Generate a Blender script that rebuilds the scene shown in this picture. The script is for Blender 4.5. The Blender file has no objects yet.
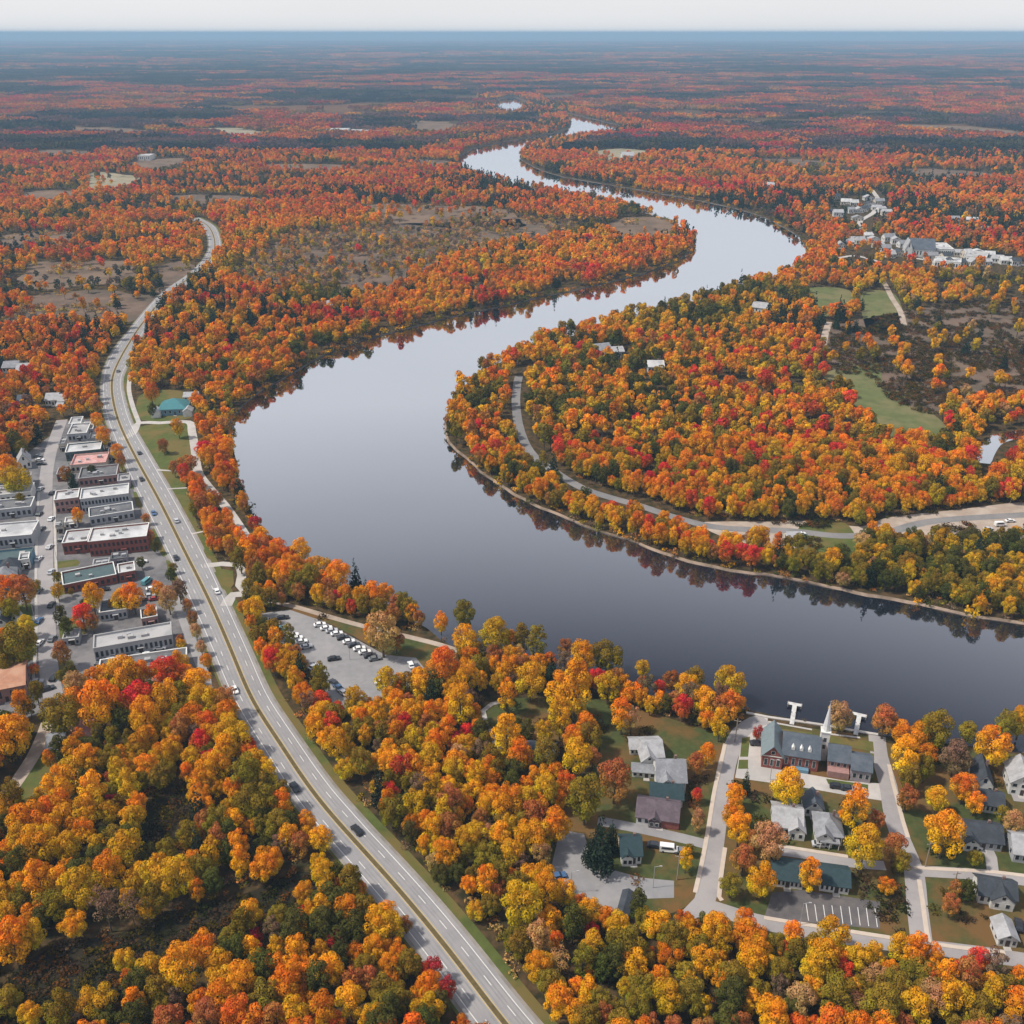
import bpy, math, random
import numpy as np
from mathutils import Vector
from mathutils.geometry import delaunay_2d_cdt
R = math.radians
random.seed(7); rng = np.random.default_rng(7)
scene = bpy.context.scene
COL = scene.collection

# ------------------------------------------------------------------ camera, sky, sun, exposure
CAM_H, PITCH, FPX = 200.0, R(26.0), 983.0
cam_data = bpy.data.cameras.new('camera'); cam = bpy.data.objects.new('camera', cam_data); COL.objects.link(cam)
cam.location = (0, 0, CAM_H); cam.rotation_euler = (R(90) - PITCH, 0, 0)
cam_data.sensor_width = 36; cam_data.sensor_fit = 'HORIZONTAL'; cam_data.lens = 36 * FPX / 1024
cam_data.clip_start = 1; cam_data.clip_end = 250000
scene.camera = cam
SUN_EL, SUN_AZ = R(55), R(-98)          # azimuth measured from +Y towards +X: light comes from the left, a little behind the camera
SUN_STRENGTH, SUN_ANGLE = 3.4, R(4)
world = bpy.data.worlds.new('World'); scene.world = world; world.use_nodes = True
nt = world.node_tree; nt.nodes.clear()
def N(tree, kind, **kw):
    n = tree.nodes.new(kind)
    for k, v in kw.items(): setattr(n, k, v)
    return n
wout = N(nt, 'ShaderNodeOutputWorld'); bg = N(nt, 'ShaderNodeBackground')
sky = N(nt, 'ShaderNodeTexSky', sky_type='NISHITA'); sky.sun_disc = False
sky.sun_elevation = SUN_EL; sky.sun_rotation = SUN_AZ; sky.air_density = 1.0; sky.dust_density = 3.0; sky.ozone_density = 1.0
tc = N(nt, 'ShaderNodeTexCoord'); sep = N(nt, 'ShaderNodeSeparateXYZ'); nt.links.new(tc.outputs['Generated'], sep.inputs[0])
ramp = N(nt, 'ShaderNodeValToRGB')       # a high thin overcast: bright band over the horizon, greyer overhead
ramp.color_ramp.elements[0].position = 0.0; ramp.color_ramp.elements[0].color = (7.3, 7.3, 7.4, 1)
ramp.color_ramp.elements[1].position = 0.85; ramp.color_ramp.elements[1].color = (4.2, 4.4, 5.2, 1)
for p_, c_ in ((.12,(7.2,7.2,7.3)), (.19,(7.0,7.05,7.15)), (.34,(6.75,6.8,7.0)), (.47,(6.1,6.25,6.7)), (.6,(4.3,4.5,5.4))):
    e = ramp.color_ramp.elements.new(p_); e.color = (*c_, 1)
nt.links.new(sep.outputs['Z'], ramp.inputs[0])
cn = N(nt, 'ShaderNodeTexNoise'); cn.inputs['Scale'].default_value = 3.0; cn.inputs['Detail'].default_value = 4
cmap = N(nt, 'ShaderNodeMapping'); cmap.inputs['Scale'].default_value = (1, 1, 6)
nt.links.new(tc.outputs['Generated'], cmap.inputs[0]); nt.links.new(cmap.outputs[0], cn.inputs['Vector'])
cm = N(nt, 'ShaderNodeMapRange'); cm.inputs['To Min'].default_value = 0.95; cm.inputs['To Max'].default_value = 1.05
nt.links.new(cn.outputs['Fac'], cm.inputs['Value'])
cmul = N(nt, 'ShaderNodeVectorMath', operation='SCALE'); nt.links.new(ramp.outputs[0], cmul.inputs[0]); nt.links.new(cm.outputs[0], cmul.inputs['Scale'])
mix = N(nt, 'ShaderNodeMix', data_type='RGBA'); mix.inputs['Factor'].default_value = 0.88
nt.links.new(sky.outputs[0], mix.inputs['A']); nt.links.new(cmul.outputs[0], mix.inputs['B'])
nt.links.new(mix.outputs['Result'], bg.inputs['Color']); bg.inputs['Strength'].default_value = 0.10
nt.links.new(bg.outputs[0], wout.inputs['Surface'])
sd = bpy.data.lights.new('sun', 'SUN'); sd.energy = SUN_STRENGTH; sd.angle = SUN_ANGLE; sd.color = (1.0, 0.93, 0.83)
sun = bpy.data.objects.new('sun', sd); COL.objects.link(sun)
sdir = Vector((math.sin(SUN_AZ) * math.cos(SUN_EL), math.cos(SUN_AZ) * math.cos(SUN_EL), math.sin(SUN_EL)))
sun.rotation_euler = sdir.to_track_quat('Z', 'Y').to_euler(); sun.location = (0, 0, 400)
vs = scene.view_settings; vs.view_transform = 'Standard'; vs.look = 'None'; vs.exposure = 0.35; vs.gamma = 1.0
scene.cycles.use_denoising = True
scene.cycles.max_bounces = 6; scene.cycles.diffuse_bounces = 2; scene.cycles.glossy_bounces = 2
scene.cycles.transmission_bounces = 2; scene.cycles.volume_bounces = 2; scene.cycles.caustics_reflective = False
HAZE_DENSITY = 1.05e-4
HAZE_COLOR = (0.38, 0.60, 0.82)

# ------------------------------------------------------------------ camera maths: where on the place a picture point lies
SP, CP = math.sin(PITCH), math.cos(PITCH)
def G(px, py, h=0.0):
    u = (px - 512) / FPX; v = (512 - py) / FPX
    dz = -SP + v * CP
    t = (CAM_H - h) / -dz
    return (u * t, (CP + v * SP) * t)
def GV(pts, h=0.0): return [G(x, y, h) for x, y in pts]
def P(x, y, z=0.0):
    """numpy-friendly: place -> picture point and depth"""
    dzv = z - CAM_H
    depth = y * CP - dzv * SP
    up = y * SP + dzv * CP
    return 512 + FPX * x / depth, 512 - FPX * up / depth, depth

# ------------------------------------------------------------------ materials
MATS = {}
def mat(name, rgb, rough=0.85, var=0.12, scale=0.6, spec=0.2, detail=3.0, metal=0.0, rgb2=None, scale2=None):
    if name in MATS: return MATS[name]
    m = bpy.data.materials.new(name); m.use_nodes = True; t = m.node_tree
    b = t.nodes['Principled BSDF']; b.inputs['Roughness'].default_value = rough; b.inputs['Metallic'].default_value = metal
    b.inputs['Specular IOR Level'].default_value = spec
    tcn = N(t, 'ShaderNodeTexCoord'); no = N(t, 'ShaderNodeTexNoise'); no.inputs['Scale'].default_value = scale; no.inputs['Detail'].default_value = detail
    t.links.new(tcn.outputs['Object'], no.inputs['Vector'])
    mx = N(t, 'ShaderNodeMix', data_type='RGBA'); t.links.new(no.outputs['Fac'], mx.inputs['Factor'])
    lo = tuple(c * (1 - var * 2) for c in rgb); hi = tuple(c * (1 + var * 2) for c in rgb)
    mx.inputs['A'].default_value = (*lo, 1); mx.inputs['B'].default_value = (*hi, 1)
    out = mx.outputs['Result']
    if rgb2:
        n2 = N(t, 'ShaderNodeTexNoise'); n2.inputs['Scale'].default_value = scale2 or scale * 0.2; n2.inputs['Detail'].default_value = 5; n2.inputs['Roughness'].default_value = .65
        t.links.new(tcn.outputs['Object'], n2.inputs['Vector'])
        r2 = N(t, 'ShaderNodeMapRange'); r2.inputs['From Min'].default_value = .44; r2.inputs['From Max'].default_value = .6; t.links.new(n2.outputs['Fac'], r2.inputs['Value'])
        m2 = N(t, 'ShaderNodeMix', data_type='RGBA'); t.links.new(r2.outputs[0], m2.inputs['Factor']); t.links.new(out, m2.inputs['A']); m2.inputs['B'].default_value = (*rgb2, 1)
        out = m2.outputs['Result']
    t.links.new(out, b.inputs['Base Color'])
    MATS[name] = m; return m

def tint_mat(name, instancer):
    """foliage: the tree's own leaf colour, with clumps that differ in hue and tone"""
    m = bpy.data.materials.new(name); m.use_nodes = True; t = m.node_tree; t.nodes.clear()
    o = N(t, 'ShaderNodeOutputMaterial')
    if instancer:
        a = N(t, 'ShaderNodeAttribute', attribute_type='INSTANCER', attribute_name='tint'); colr = a.outputs['Color']
    else:
        a = N(t, 'ShaderNodeObjectInfo'); colr = a.outputs['Color']
    tone = N(t, 'ShaderNodeAttribute', attribute_name='tone'); hue = N(t, 'ShaderNodeAttribute', attribute_name='hue')
    hs = N(t, 'ShaderNodeHueSaturation'); t.links.new(colr, hs.inputs['Color']); t.links.new(hue.outputs['Fac'], hs.inputs['Hue']); t.links.new(tone.outputs['Fac'], hs.inputs['Value'])
    d = N(t, 'ShaderNodeBsdfDiffuse'); tr = N(t, 'ShaderNodeBsdfTranslucent'); ms = N(t, 'ShaderNodeMixShader'); ms.inputs[0].default_value = 0.13
    t.links.new(hs.outputs[0], d.inputs[0]); t.links.new(hs.outputs[0], tr.inputs[0])
    t.links.new(d.outputs[0], ms.inputs[1]); t.links.new(tr.outputs[0], ms.inputs[2]); t.links.new(ms.outputs[0], o.inputs[0])
    return m
LEAF_OBJ = tint_mat('tree_foliage', False); LEAF_INS = tint_mat('forest_foliage', True)
BARK = mat('bark', (0.11, 0.085, 0.065), 0.95, 0.2, 2.0)
def paint_mat():
    m = bpy.data.materials.new('car_paint'); m.use_nodes = True; t = m.node_tree; b = t.nodes['Principled BSDF']
    a = N(t, 'ShaderNodeObjectInfo'); t.links.new(a.outputs['Color'], b.inputs['Base Color'])
    b.inputs['Roughness'].default_value = 0.3; b.inputs['Coat Weight'].default_value = 0.4
    return m
CARP = paint_mat()
GLASS = mat('dark_window_glass', (0.03, 0.036, 0.045), 0.12, 0.1, 1, 0.5)
RUBBER = mat('tyre_rubber', (0.02, 0.02, 0.021), 0.9, 0.1)
WHITE = mat('white_paint', (0.66, 0.66, 0.64), 0.75, 0.06, 0.8, rgb2=(0.56, 0.555, 0.53), scale2=.3)
PALE = mat('pale_siding', (0.62, 0.61, 0.58), 0.8, 0.06, 0.8)
CREAM = mat('cream_stucco', (0.55, 0.5, 0.42), 0.85, 0.08, 0.8)
GREYW = mat('grey_siding', (0.36, 0.37, 0.39), 0.85, 0.08, 0.8)
BRICK = mat('red_brick', (0.25, 0.085, 0.07), 0.9, 0.18, 1.2)
BRICK2 = mat('rose_brick', (0.33, 0.19, 0.17), 0.9, 0.15, 1.2)
BRICK3 = mat('lilac_render', (0.33, 0.29, 0.32), 0.9, 0.1, 1.2)
TAR = mat('dark_flat_roof', (0.10, 0.105, 0.115), 0.9, 0.15, 0.4, rgb2=(0.16, 0.16, 0.165), scale2=0.15)
MEMB = mat('white_roof_membrane', (0.52, 0.52, 0.52), 0.8, 0.12, 0.5, rgb2=(0.34, 0.34, 0.345), scale2=0.13)
GREYR = mat('grey_flat_roof', (0.40, 0.39, 0.385), 0.9, 0.1, 0.3, rgb2=(0.31, 0.31, 0.31), scale2=0.15)
PINKR = mat('faded_red_roof', (0.48, 0.24, 0.22), 0.9, 0.15, 0.4, rgb2=(0.56, 0.36, 0.33), scale2=.3)
ORANGER = mat('orange_brown_roof', (0.40, 0.20, 0.125), 0.9, 0.12, 0.6, rgb2=(0.47, 0.27, 0.18), scale2=.2)
GREENR = mat('dark_green_roof', (0.075, 0.11, 0.115), 0.8, 0.12, 0.5)
TEALR = mat('teal_metal_roof', (0.055, 0.19, 0.21), 0.5, 0.1, 0.4)
SLATE = mat('blue_slate_roof', (0.075, 0.092, 0.115), 0.8, 0.16, 2.0, detail=6, rgb2=(0.105, 0.12, 0.142), scale2=.3)
SHING = mat('grey_shingle_roof', (0.21, 0.215, 0.23), 0.92, 0.13, 2.2, detail=6, rgb2=(0.284, 0.290, 0.311), scale2=.35)
SHIND = mat('charcoal_shingle_roof', (0.045, 0.052, 0.062), 0.92, 0.15, 2.2, detail=6, rgb2=(0.061, 0.070, 0.084), scale2=.35)
SHINB = mat('purple_brown_shingle_roof', (0.105, 0.082, 0.095), 0.92, 0.15, 2.2, detail=6, rgb2=(0.142, 0.111, 0.128), scale2=.35)
SHINW = mat('pale_grey_shingle_roof', (0.37, 0.37, 0.38), 0.92, 0.1, 1.8, rgb2=(0.28, 0.28, 0.285), scale2=.35)
TEALD = mat('dark_teal_shingle_roof', (0.033, 0.058, 0.066), 0.9, 0.15, 1.2)
CHIM = mat('weathered_chimney_brick', (0.2, 0.13, 0.115), 0.9, 0.15, 2.0)
DOORM = mat('dark_door', (0.07, 0.05, 0.045), 0.6, 0.1)
CONC = mat('pale_concrete', (0.46, 0.43, 0.40), 0.9, 0.08, 0.3, rgb2=(0.38, 0.36, 0.34), scale2=.08)
PLANK = mat('weathered_white_planks', (0.55, 0.545, 0.53), 0.85, 0.12, 2.0, detail=5, rgb2=(0.42, 0.41, 0.39), scale2=.6)
WALK = mat('tan_concrete_walk', (0.50, 0.42, 0.35), 0.9, 0.08, 0.5)
METAL = mat('galvanised_metal', (0.42, 0.42, 0.43), 0.5, 0.05, 1, 0.5, metal=0.3)
WOODP = mat('weathered_pole_wood', (0.30, 0.25, 0.20), 0.9, 0.12, 1.5)
BLUEW = mat('blue_painted_wall', (0.13, 0.24, 0.32), 0.8, 0.1)
ASPH = mat('asphalt', (0.265, 0.258, 0.262), 0.92, 0.08, 0.5, 0.15, rgb2=(0.30, 0.29, 0.288), scale2=0.06)
ASPH2 = mat('street_asphalt', (0.285, 0.268, 0.268), 0.92, 0.08, 0.4, 0.15, rgb2=(0.33, 0.308, 0.30), scale2=0.07)
ASPH3 = mat('dark_lot_asphalt', (0.105, 0.098, 0.1), 0.92, 0.1, 0.4, 0.15, rgb2=(0.14, 0.125, 0.12), scale2=0.1)
LOT = mat('lot_asphalt', (0.24, 0.235, 0.24), 0.92, 0.08, 0.4, 0.15, rgb2=(0.29, 0.28, 0.278), scale2=0.05)
TOWNP = mat('town_pavement', (0.125, 0.12, 0.124), 0.92, 0.16, 0.3, 0.15, 6, rgb2=(0.2, 0.19, 0.19), scale2=0.07)
GRAVEL2 = mat('grey_gravel', (0.27, 0.245, 0.22), 0.95, 0.15, 0.8, 0.1, rgb2=(0.2, 0.185, 0.16), scale2=0.2)
ASPHP = mat('country_road_asphalt', (0.185, 0.18, 0.18), 0.92, 0.1, 0.4, 0.15, rgb2=(0.225, 0.215, 0.21), scale2=0.06)
ASPHW = mat('worn_asphalt', (0.232, 0.227, 0.232), 0.85, 0.06, 0.5, 0.2, rgb2=(0.275, 0.267, 0.266), scale2=0.09)
GRAVEL = mat('tan_gravel', (0.34, 0.27, 0.215), 0.95, 0.1, 0.5, 0.1, rgb2=(0.42, 0.35, 0.29), scale2=0.08)
LINEW = mat('white_road_paint', (0.62, 0.61, 0.59), 0.8, 0.1, 1.0)
LINEY = mat('yellow_road_paint', (0.52, 0.38, 0.13), 0.8, 0.1, 1.0)
GRASS = mat('autumn_grass', (0.085, 0.105, 0.03), 0.95, 0.22, 0.35, 0.05, 6, rgb2=(0.15, 0.115, 0.04), scale2=0.05)
LAWN = mat('leaf_strewn_lawn', (0.062, 0.075, 0.026), 0.95, 0.22, 0.5, 0.05, 6, rgb2=(0.15, 0.085, 0.032), scale2=0.055)
GREENF = mat('green_field', (0.115, 0.13, 0.05), 0.95, 0.2, 0.12, 0.05, 6, rgb2=(0.17, 0.15, 0.07), scale2=0.03)
PALEF = mat('pale_stubble_field', (0.30, 0.26, 0.18), 0.95, 0.12, 0.03, 0.05, 5, rgb2=(0.22, 0.2, 0.13), scale2=0.02)
TANF = mat('tan_meadow', (0.185, 0.128, 0.088), 0.95, 0.18, 0.06, 0.05, 6, rgb2=(0.12, 0.085, 0.06), scale2=0.03)
MARSH = mat('brown_marsh', (0.155, 0.107, 0.078), 0.95, 0.22, 0.09, 0.05, 6, rgb2=(0.105, 0.082, 0.06), scale2=0.03)
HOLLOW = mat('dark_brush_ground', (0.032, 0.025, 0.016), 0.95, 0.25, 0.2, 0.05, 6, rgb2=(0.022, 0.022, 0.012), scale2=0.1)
MEDIAN = mat('median_dry_grass', (0.125, 0.095, 0.042), 0.95, 0.2, 0.8, 0.05, 5)
FLOOR = mat('forest_floor', (0.085, 0.062, 0.034), 0.95, 0.25, 0.25, 0.05, 6, rgb2=(0.055, 0.052, 0.026), scale2=0.02)
SAND = mat('bank_sand', (0.32, 0.24, 0.185), 0.95, 0.12, 0.5, 0.1, rgb2=(0.15, 0.115, 0.085), scale2=0.05)
BANKD = mat('stony_bank', (0.13, 0.115, 0.10), 0.95, 0.2, 0.5, 0.1, rgb2=(0.06, 0.05, 0.04), scale2=0.05)
def water_mat():
    """dark peaty water under a mirror surface that strengthens towards grazing angles"""
    m = bpy.data.materials.new('river_water'); m.use_nodes = True; t = m.node_tree; t.nodes.clear(); o = N(t, 'ShaderNodeOutputMaterial')
    d = N(t, 'ShaderNodeBsdfDiffuse'); d.inputs[0].default_value = (.011, .013, .021, 1); g = N(t, 'ShaderNodeBsdfGlossy'); g.inputs['Roughness'].default_value = .045; g.inputs[0].default_value = (.96, .965, 1, 1)
    lw = N(t, 'ShaderNodeLayerWeight'); lw.inputs['Blend'].default_value = .5; cr = N(t, 'ShaderNodeValToRGB')
    el = cr.color_ramp.elements; el[0].position = 0; el[0].color = (.04,.04,.04,1); el[1].position = 1; el[1].color = (.95,.95,.95,1)
    for p_, v_ in ((.36,.06), (.42,.06), (.53,.37), (.665,.75), (.81,.85)): q = el.new(p_); q.color = (v_, v_, v_, 1)
    t.links.new(lw.outputs['Facing'], cr.inputs[0]); ms = N(t, 'ShaderNodeMixShader'); t.links.new(cr.outputs[0], ms.inputs[0]); t.links.new(d.outputs[0], ms.inputs[1]); t.links.new(g.outputs[0], ms.inputs[2]); t.links.new(ms.outputs[0], o.inputs[0])
    tcn = N(t, 'ShaderNodeTexCoord'); no = N(t, 'ShaderNodeTexNoise'); no.inputs['Scale'].default_value = 0.12; no.inputs['Detail'].default_value = 5
    t.links.new(tcn.outputs['Object'], no.inputs['Vector']); bu = N(t, 'ShaderNodeBump'); bu.inputs['Strength'].default_value = 0.02; bu.inputs['Distance'].default_value = 0.3
    t.links.new(no.outputs['Fac'], bu.inputs['Height']); t.links.new(bu.outputs[0], g.inputs['Normal'])
    return m
WATER = water_mat()

# ------------------------------------------------------------------ mesh helpers
class MB:
    def __init__(s): s.v = []; s.f = []
    def add(s, vs, fs):
        o = len(s.v); s.v += [tuple(p) for p in vs]; s.f += [tuple(i + o for i in f) for f in fs]; return s
    def box(s, x0, x1, y0, y1, z0, z1):
        return s.add([(x0,y0,z0),(x1,y0,z0),(x1,y1,z0),(x0,y1,z0),(x0,y0,z1),(x1,y0,z1),(x1,y1,z1),(x0,y1,z1)],
                     [(3,2,1,0),(4,5,6,7),(0,1,5,4),(1,2,6,5),(2,3,7,6),(3,0,4,7)])
    def frustum(s, r0, r1, z0, z1, n=8, cx=0, cy=0, dx=0, dy=0, rot=0):
        a = [rot + 2*math.pi*i/n for i in range(n)]
        vs = [(cx+r0*math.cos(t), cy+r0*math.sin(t), z0) for t in a] + [(cx+dx+r1*math.cos(t), cy+dy+r1*math.sin(t), z1) for t in a]
        return s.add(vs, [(i,(i+1)%n,n+(i+1)%n,n+i) for i in range(n)] + [tuple(range(n-1,-1,-1)), tuple(range(n,2*n))])
    def tube(s, p, q, r0, r1, n=6):
        p, q = Vector(p), Vector(q); d = (q-p).normalized(); a = d.orthogonal().normalized(); b = d.cross(a)
        vs = [p + (a*math.cos(2*math.pi*i/n)+b*math.sin(2*math.pi*i/n))*r0 for i in range(n)] + [q + (a*math.cos(2*math.pi*i/n)+b*math.sin(2*math.pi*i/n))*r1 for i in range(n)]
        return s.add(vs, [(i,(i+1)%n,n+(i+1)%n,n+i) for i in range(n)] + [tuple(range(n-1,-1,-1)), tuple(range(n,2*n))])
    def prism_y(s, prof, y0, y1):
        """profile in x,z extruded along y"""
        n = len(prof)
        vs = [(x,y0,z) for x,z in prof] + [(x,y1,z) for x,z in prof]
        return s.add(vs, [(i,(i+1)%n,n+(i+1)%n,n+i) for i in range(n)] + [tuple(range(n-1,-1,-1)), tuple(range(n,2*n))])
    def prism_x(s, prof, x0, x1):
        n = len(prof)
        vs = [(x0,y,z) for y,z in prof] + [(x1,y,z) for y,z in prof]
        return s.add(vs, [(i,(i+1)%n,n+(i+1)%n,n+i) for i in range(n)] + [tuple(range(n-1,-1,-1)), tuple(range(n,2*n))])
    def mesh(s, name, m):
        me = bpy.data.meshes.new(name); me.from_pydata(s.v, [], s.f); me.update()
        for mm in (m if isinstance(m, (list, tuple)) else [m]): me.materials.append(mm)
        return me
    def build(s, name, m, parent=None):
        return link(name, s.mesh(name, m), parent)
def link(name, me, parent=None, loc=None, rz=None):
    o = bpy.data.objects.new(name, me); COL.objects.link(o)
    if parent is not None: o.parent = parent
    if loc is not None: o.location = loc
    if rz is not None: o.rotation_euler = (0, 0, rz)
    return o
def fix_normals(me):
    import bmesh
    b = bmesh.new(); b.from_mesh(me); bmesh.ops.recalc_face_normals(b, faces=b.faces[:]); b.to_mesh(me); b.free()
def thing(name, label, cat, loc=(0,0,0), rz=0, group=None):
    o = bpy.data.objects.new(name, None); COL.objects.link(o); o.empty_display_size = 1
    o.location = loc; o.rotation_euler = (0,0,rz); tag(o, label, cat, group); return o
def tag(o, label, cat, group=None):
    o['label'] = label; o['category'] = cat
    if group: o['group'] = group
    return o
def struct(o, kind='structure'): o['kind'] = kind; return o

def spline(pts, step=6.0, closed=False):
    """Catmull-Rom through the points"""
    p = [np.array(q, float) for q in pts]; n = len(p); out = []
    for i in range(n if closed else n - 1):
        p0 = p[(i-1) % n] if closed or i > 0 else 2*p[0]-p[1]
        p1 = p[i]; p2 = p[(i+1) % n]
        p3 = p[(i+2) % n] if closed or i + 2 < n else 2*p[-1]-p[-2]
        k = max(1, int(np.linalg.norm((p2-p1)[:2]) / step))
        k = min(k, 24)
        for j in range(k):
            t = j / k
            out.append(0.5*((2*p1)+(-p0+p2)*t+(2*p0-5*p1+4*p2-p3)*t*t+(-p0+3*p1-3*p2+p3)*t**3))
    if not closed: out.append(p[-1])
    return np.array(out)
def inside(poly, x, y):
    poly = np.asarray(poly); x = np.asarray(x, float); y = np.asarray(y, float)
    c = np.zeros(x.shape, bool); n = len(poly)
    bx0, by0 = poly.min(0)[:2]; bx1, by1 = poly.max(0)[:2]
    idx = np.nonzero((x >= bx0) & (x <= bx1) & (y >= by0) & (y <= by1))[0] if x.ndim else None
    xs, ys = (x[idx], y[idx]) if idx is not None else (x, y)
    cc = np.zeros(xs.shape, bool)
    for i in range(n):
        x0, y0 = poly[i][:2]; x1, y1 = poly[(i+1) % n][:2]
        if y0 == y1: continue
        cc ^= ((y0 > ys) != (y1 > ys)) & (xs < (x1-x0)*(ys-y0)/(y1-y0)+x0)
    if idx is None: return cc
    c[idx] = cc; return c
def seg_dist(line, x, y):
    """least distance of points to a polyline"""
    line = np.asarray(line)[:, :2]; d = np.full(len(x), 1e9)
    for a, b in zip(line[:-1], line[1:]):
        ab = b - a; L = max(ab @ ab, 1e-9)
        t = np.clip(((x-a[0])*ab[0]+(y-a[1])*ab[1])/L, 0, 1)
        d = np.minimum(d, np.hypot(x-a[0]-t*ab[0], y-a[1]-t*ab[1]))
    return d
def normals2(line):
    d = np.gradient(line[:, :2], axis=0); d /= np.maximum(np.linalg.norm(d, axis=1, keepdims=True), 1e-9)
    return np.stack([-d[:, 1], d[:, 0]], 1)
def sheet(name, poly, z, m, smooth=True, step=5.0):
    """a flat ground sheet with an even outline"""
    pts = spline(poly, step, True) if smooth else np.array(poly)
    co = [Vector((float(a[0]), float(a[1]))) for a in pts]
    r = delaunay_2d_cdt(co, [], [list(range(len(co)))], 1, 1e-4)
    me = bpy.data.meshes.new(name); me.from_pydata([(v.x, v.y, z) for v in r[0]], [], [tuple(f) for f in r[2]]); me.update(); me.materials.append(m)
    up_faces(me)
    return struct(link(name, me))
def up_faces(me):
    flip = [p.index for p in me.polygons if p.normal.z < 0]
    if flip:
        import bmesh
        b = bmesh.new(); b.from_mesh(me); b.faces.ensure_lookup_table()
        bmesh.ops.reverse_faces(b, faces=[b.faces[i] for i in flip]); b.to_mesh(me); b.free()
def ribbon_mb(mb, A, B, z, thick=0.0):
    A = np.asarray(A); B = np.asarray(B); n = len(A); o = len(mb.v)
    zz = z if np.ndim(z) else np.full(n, z)
    for a, b, h in zip(A, B, zz): mb.v += [(a[0], a[1], h), (b[0], b[1], h)]
    for i in range(n-1): mb.f.append((o+2*i, o+2*i+1, o+2*i+3, o+2*i+2))
    if thick:
        o2 = len(mb.v)
        for a, b, h in zip(A, B, zz): mb.v += [(a[0], a[1], h-thick), (b[0], b[1], h-thick)]
        for i in range(n-1):
            mb.f += [(o+2*i, o+2*i+2, o2+2*i+2, o2+2*i), (o+2*i+1, o2+2*i+1, o2+2*i+3, o+2*i+3)]
        mb.f += [(o, o2, o2+1, o+1), (o+2*n-2, o+2*n-1, o2+2*n-1, o2+2*n-2)]
ROADS = []            # (centre line, half width) kept free of trees
def road(name, pts, width, z, m, step=4.0, thick=0.0, margin=1.0, widths=None):
    c = spline(pts, step); nn = normals2(c)
    w = width/2 if widths is None else np.interp(np.linspace(0, 1, len(c)), np.linspace(0, 1, len(widths)), widths)[:, None]/2
    mb = MB(); ribbon_mb(mb, c[:, :2]+nn*w, c[:, :2]-nn*w, z, thick)
    o = mb.build(name, m); up_faces(o.data); struct(o)
    ROADS.append((c, width/2+margin)); return c

def vnoise(x, y, s, seed=0):
    """smooth value noise, 0..1"""
    x = np.asarray(x)/s; y = np.asarray(y)/s; xi = np.floor(x).astype(np.int64); yi = np.floor(y).astype(np.int64)
    fx = x-xi; fy = y-yi; fx = fx*fx*(3-2*fx); fy = fy*fy*(3-2*fy)
    def h(a, b):
        n = (a*374761393+b*668265263+seed*974711) & 0x7fffffff
        n = ((n ^ (n >> 13))*1274126177) & 0x7fffffff
        return ((n ^ (n >> 16)) & 0xffff)/65535.0
    return (h(xi,yi)*(1-fx)+h(xi+1,yi)*fx)*(1-fy)+(h(xi,yi+1)*(1-fx)+h(xi+1,yi+1)*fx)*fy
def fbm(x, y, s, seed=0): return 0.55*vnoise(x,y,s,seed)+0.3*vnoise(x,y,s*.45,seed+1)+0.15*vnoise(x,y,s*.2,seed+2)

# ------------------------------------------------------------------ river course and terrain
LEFT_BANK = [(1250,775),(1024,752),(948,743),(893,737),(862,731),(817,723),(768,716),(748,712),(728,708),(690,702),(640,694),(590,684),(545,670),(500,658),(452,645),(425,628),(390,609),(350,593),(310,571),(276,549),(254,525),(241,492),(236,462),(230,436),(234,417),(248,400),(267,386),(290,374),(314,360),(337,350),(365,340),(396,331),(431,322),(460,315),(500,306),(540,297),(600,284),(623,278),(647,272),(670,264),(687,254),(694,246),(694,238),(684,229),(667,221),(648,214),(623,207),(600,203),(576,198),(542,192),(503,183),(479,176),(462,168),(458,160),(468,151),(484,146),(516,140),(545,135),(562,131.5),(570,127),(571,120),(564,115.6),(550,110.9),(535,106.6),(527,106),(518,112),(505,112.5),(491,107)]
RIGHT_BANK = [(500,99.5),(514,97.5),(530,103.5),(550,108.5),(567,113),(593,119),(621,126.5),(617,131),(593,135),(567,139),(550,142),(533,146),(523,151),(520,157),(527,163),(544,171),(567,177.5),(600,183),(635,189),(670,195),(712,203),(745,211),(764,217),(787,228.5),(801,238),(807,249),(806,262),(787,275),(764,283),(740,288),(712,297),(694,303),(663,311),(635,317),(610,324),(580,333),(540,345),(512,357),(482,371),(462,388),(450,408),(444,422),(449,441),(467,461),(492,480),(517,495),(542,507),(567,517),(598,530),(635,542),(670,555),(698,563),(731,569),(764,574),(799,580),(843,588),(880,596),(908,602),(943,608),(973,615),(1024,623),(1250,662)]
lb = spline(GV(LEFT_BANK), 4.0); rb = spline(GV(RIGHT_BANK), 4.0)
wob = lambda a: a[:, :2] + normals2(a)*((fbm(a[:,0], a[:,1], 26.0, 5)-0.5)*4.5+(fbm(a[:,0], a[:,1], 8.0, 6)-0.5)*1.6)[:, None]
lb = wob(lb); rb = wob(rb)
RIVER = np.concatenate([lb, rb]); 
SHORE = np.concatenate([RIVER, RIVER[:1]])
def river_dist(x, y):
    d = np.full(len(x), 1e9)
    for l in (lb[::2], rb[::2]): d = np.minimum(d, seg_dist(l, x, y))
    return d
def terrain(x, y):
    x = np.asarray(x, float); y = np.asarray(y, float); r = np.hypot(x, y)
    k = np.clip((r-2600)/3500, 0, 1); k = k*k*(3-2*k)
    h = k*(24*fbm(x*0.45, y, 900, 11)+ (fbm(x*.35, y, 2600, 17)-.25)*50*np.clip((r-6000)/9000, 0, 1))
    return np.maximum(h, 0)
pts = [(float(a), float(b)) for a, b in RIVER]; nr = len(pts)
gx = []
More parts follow.
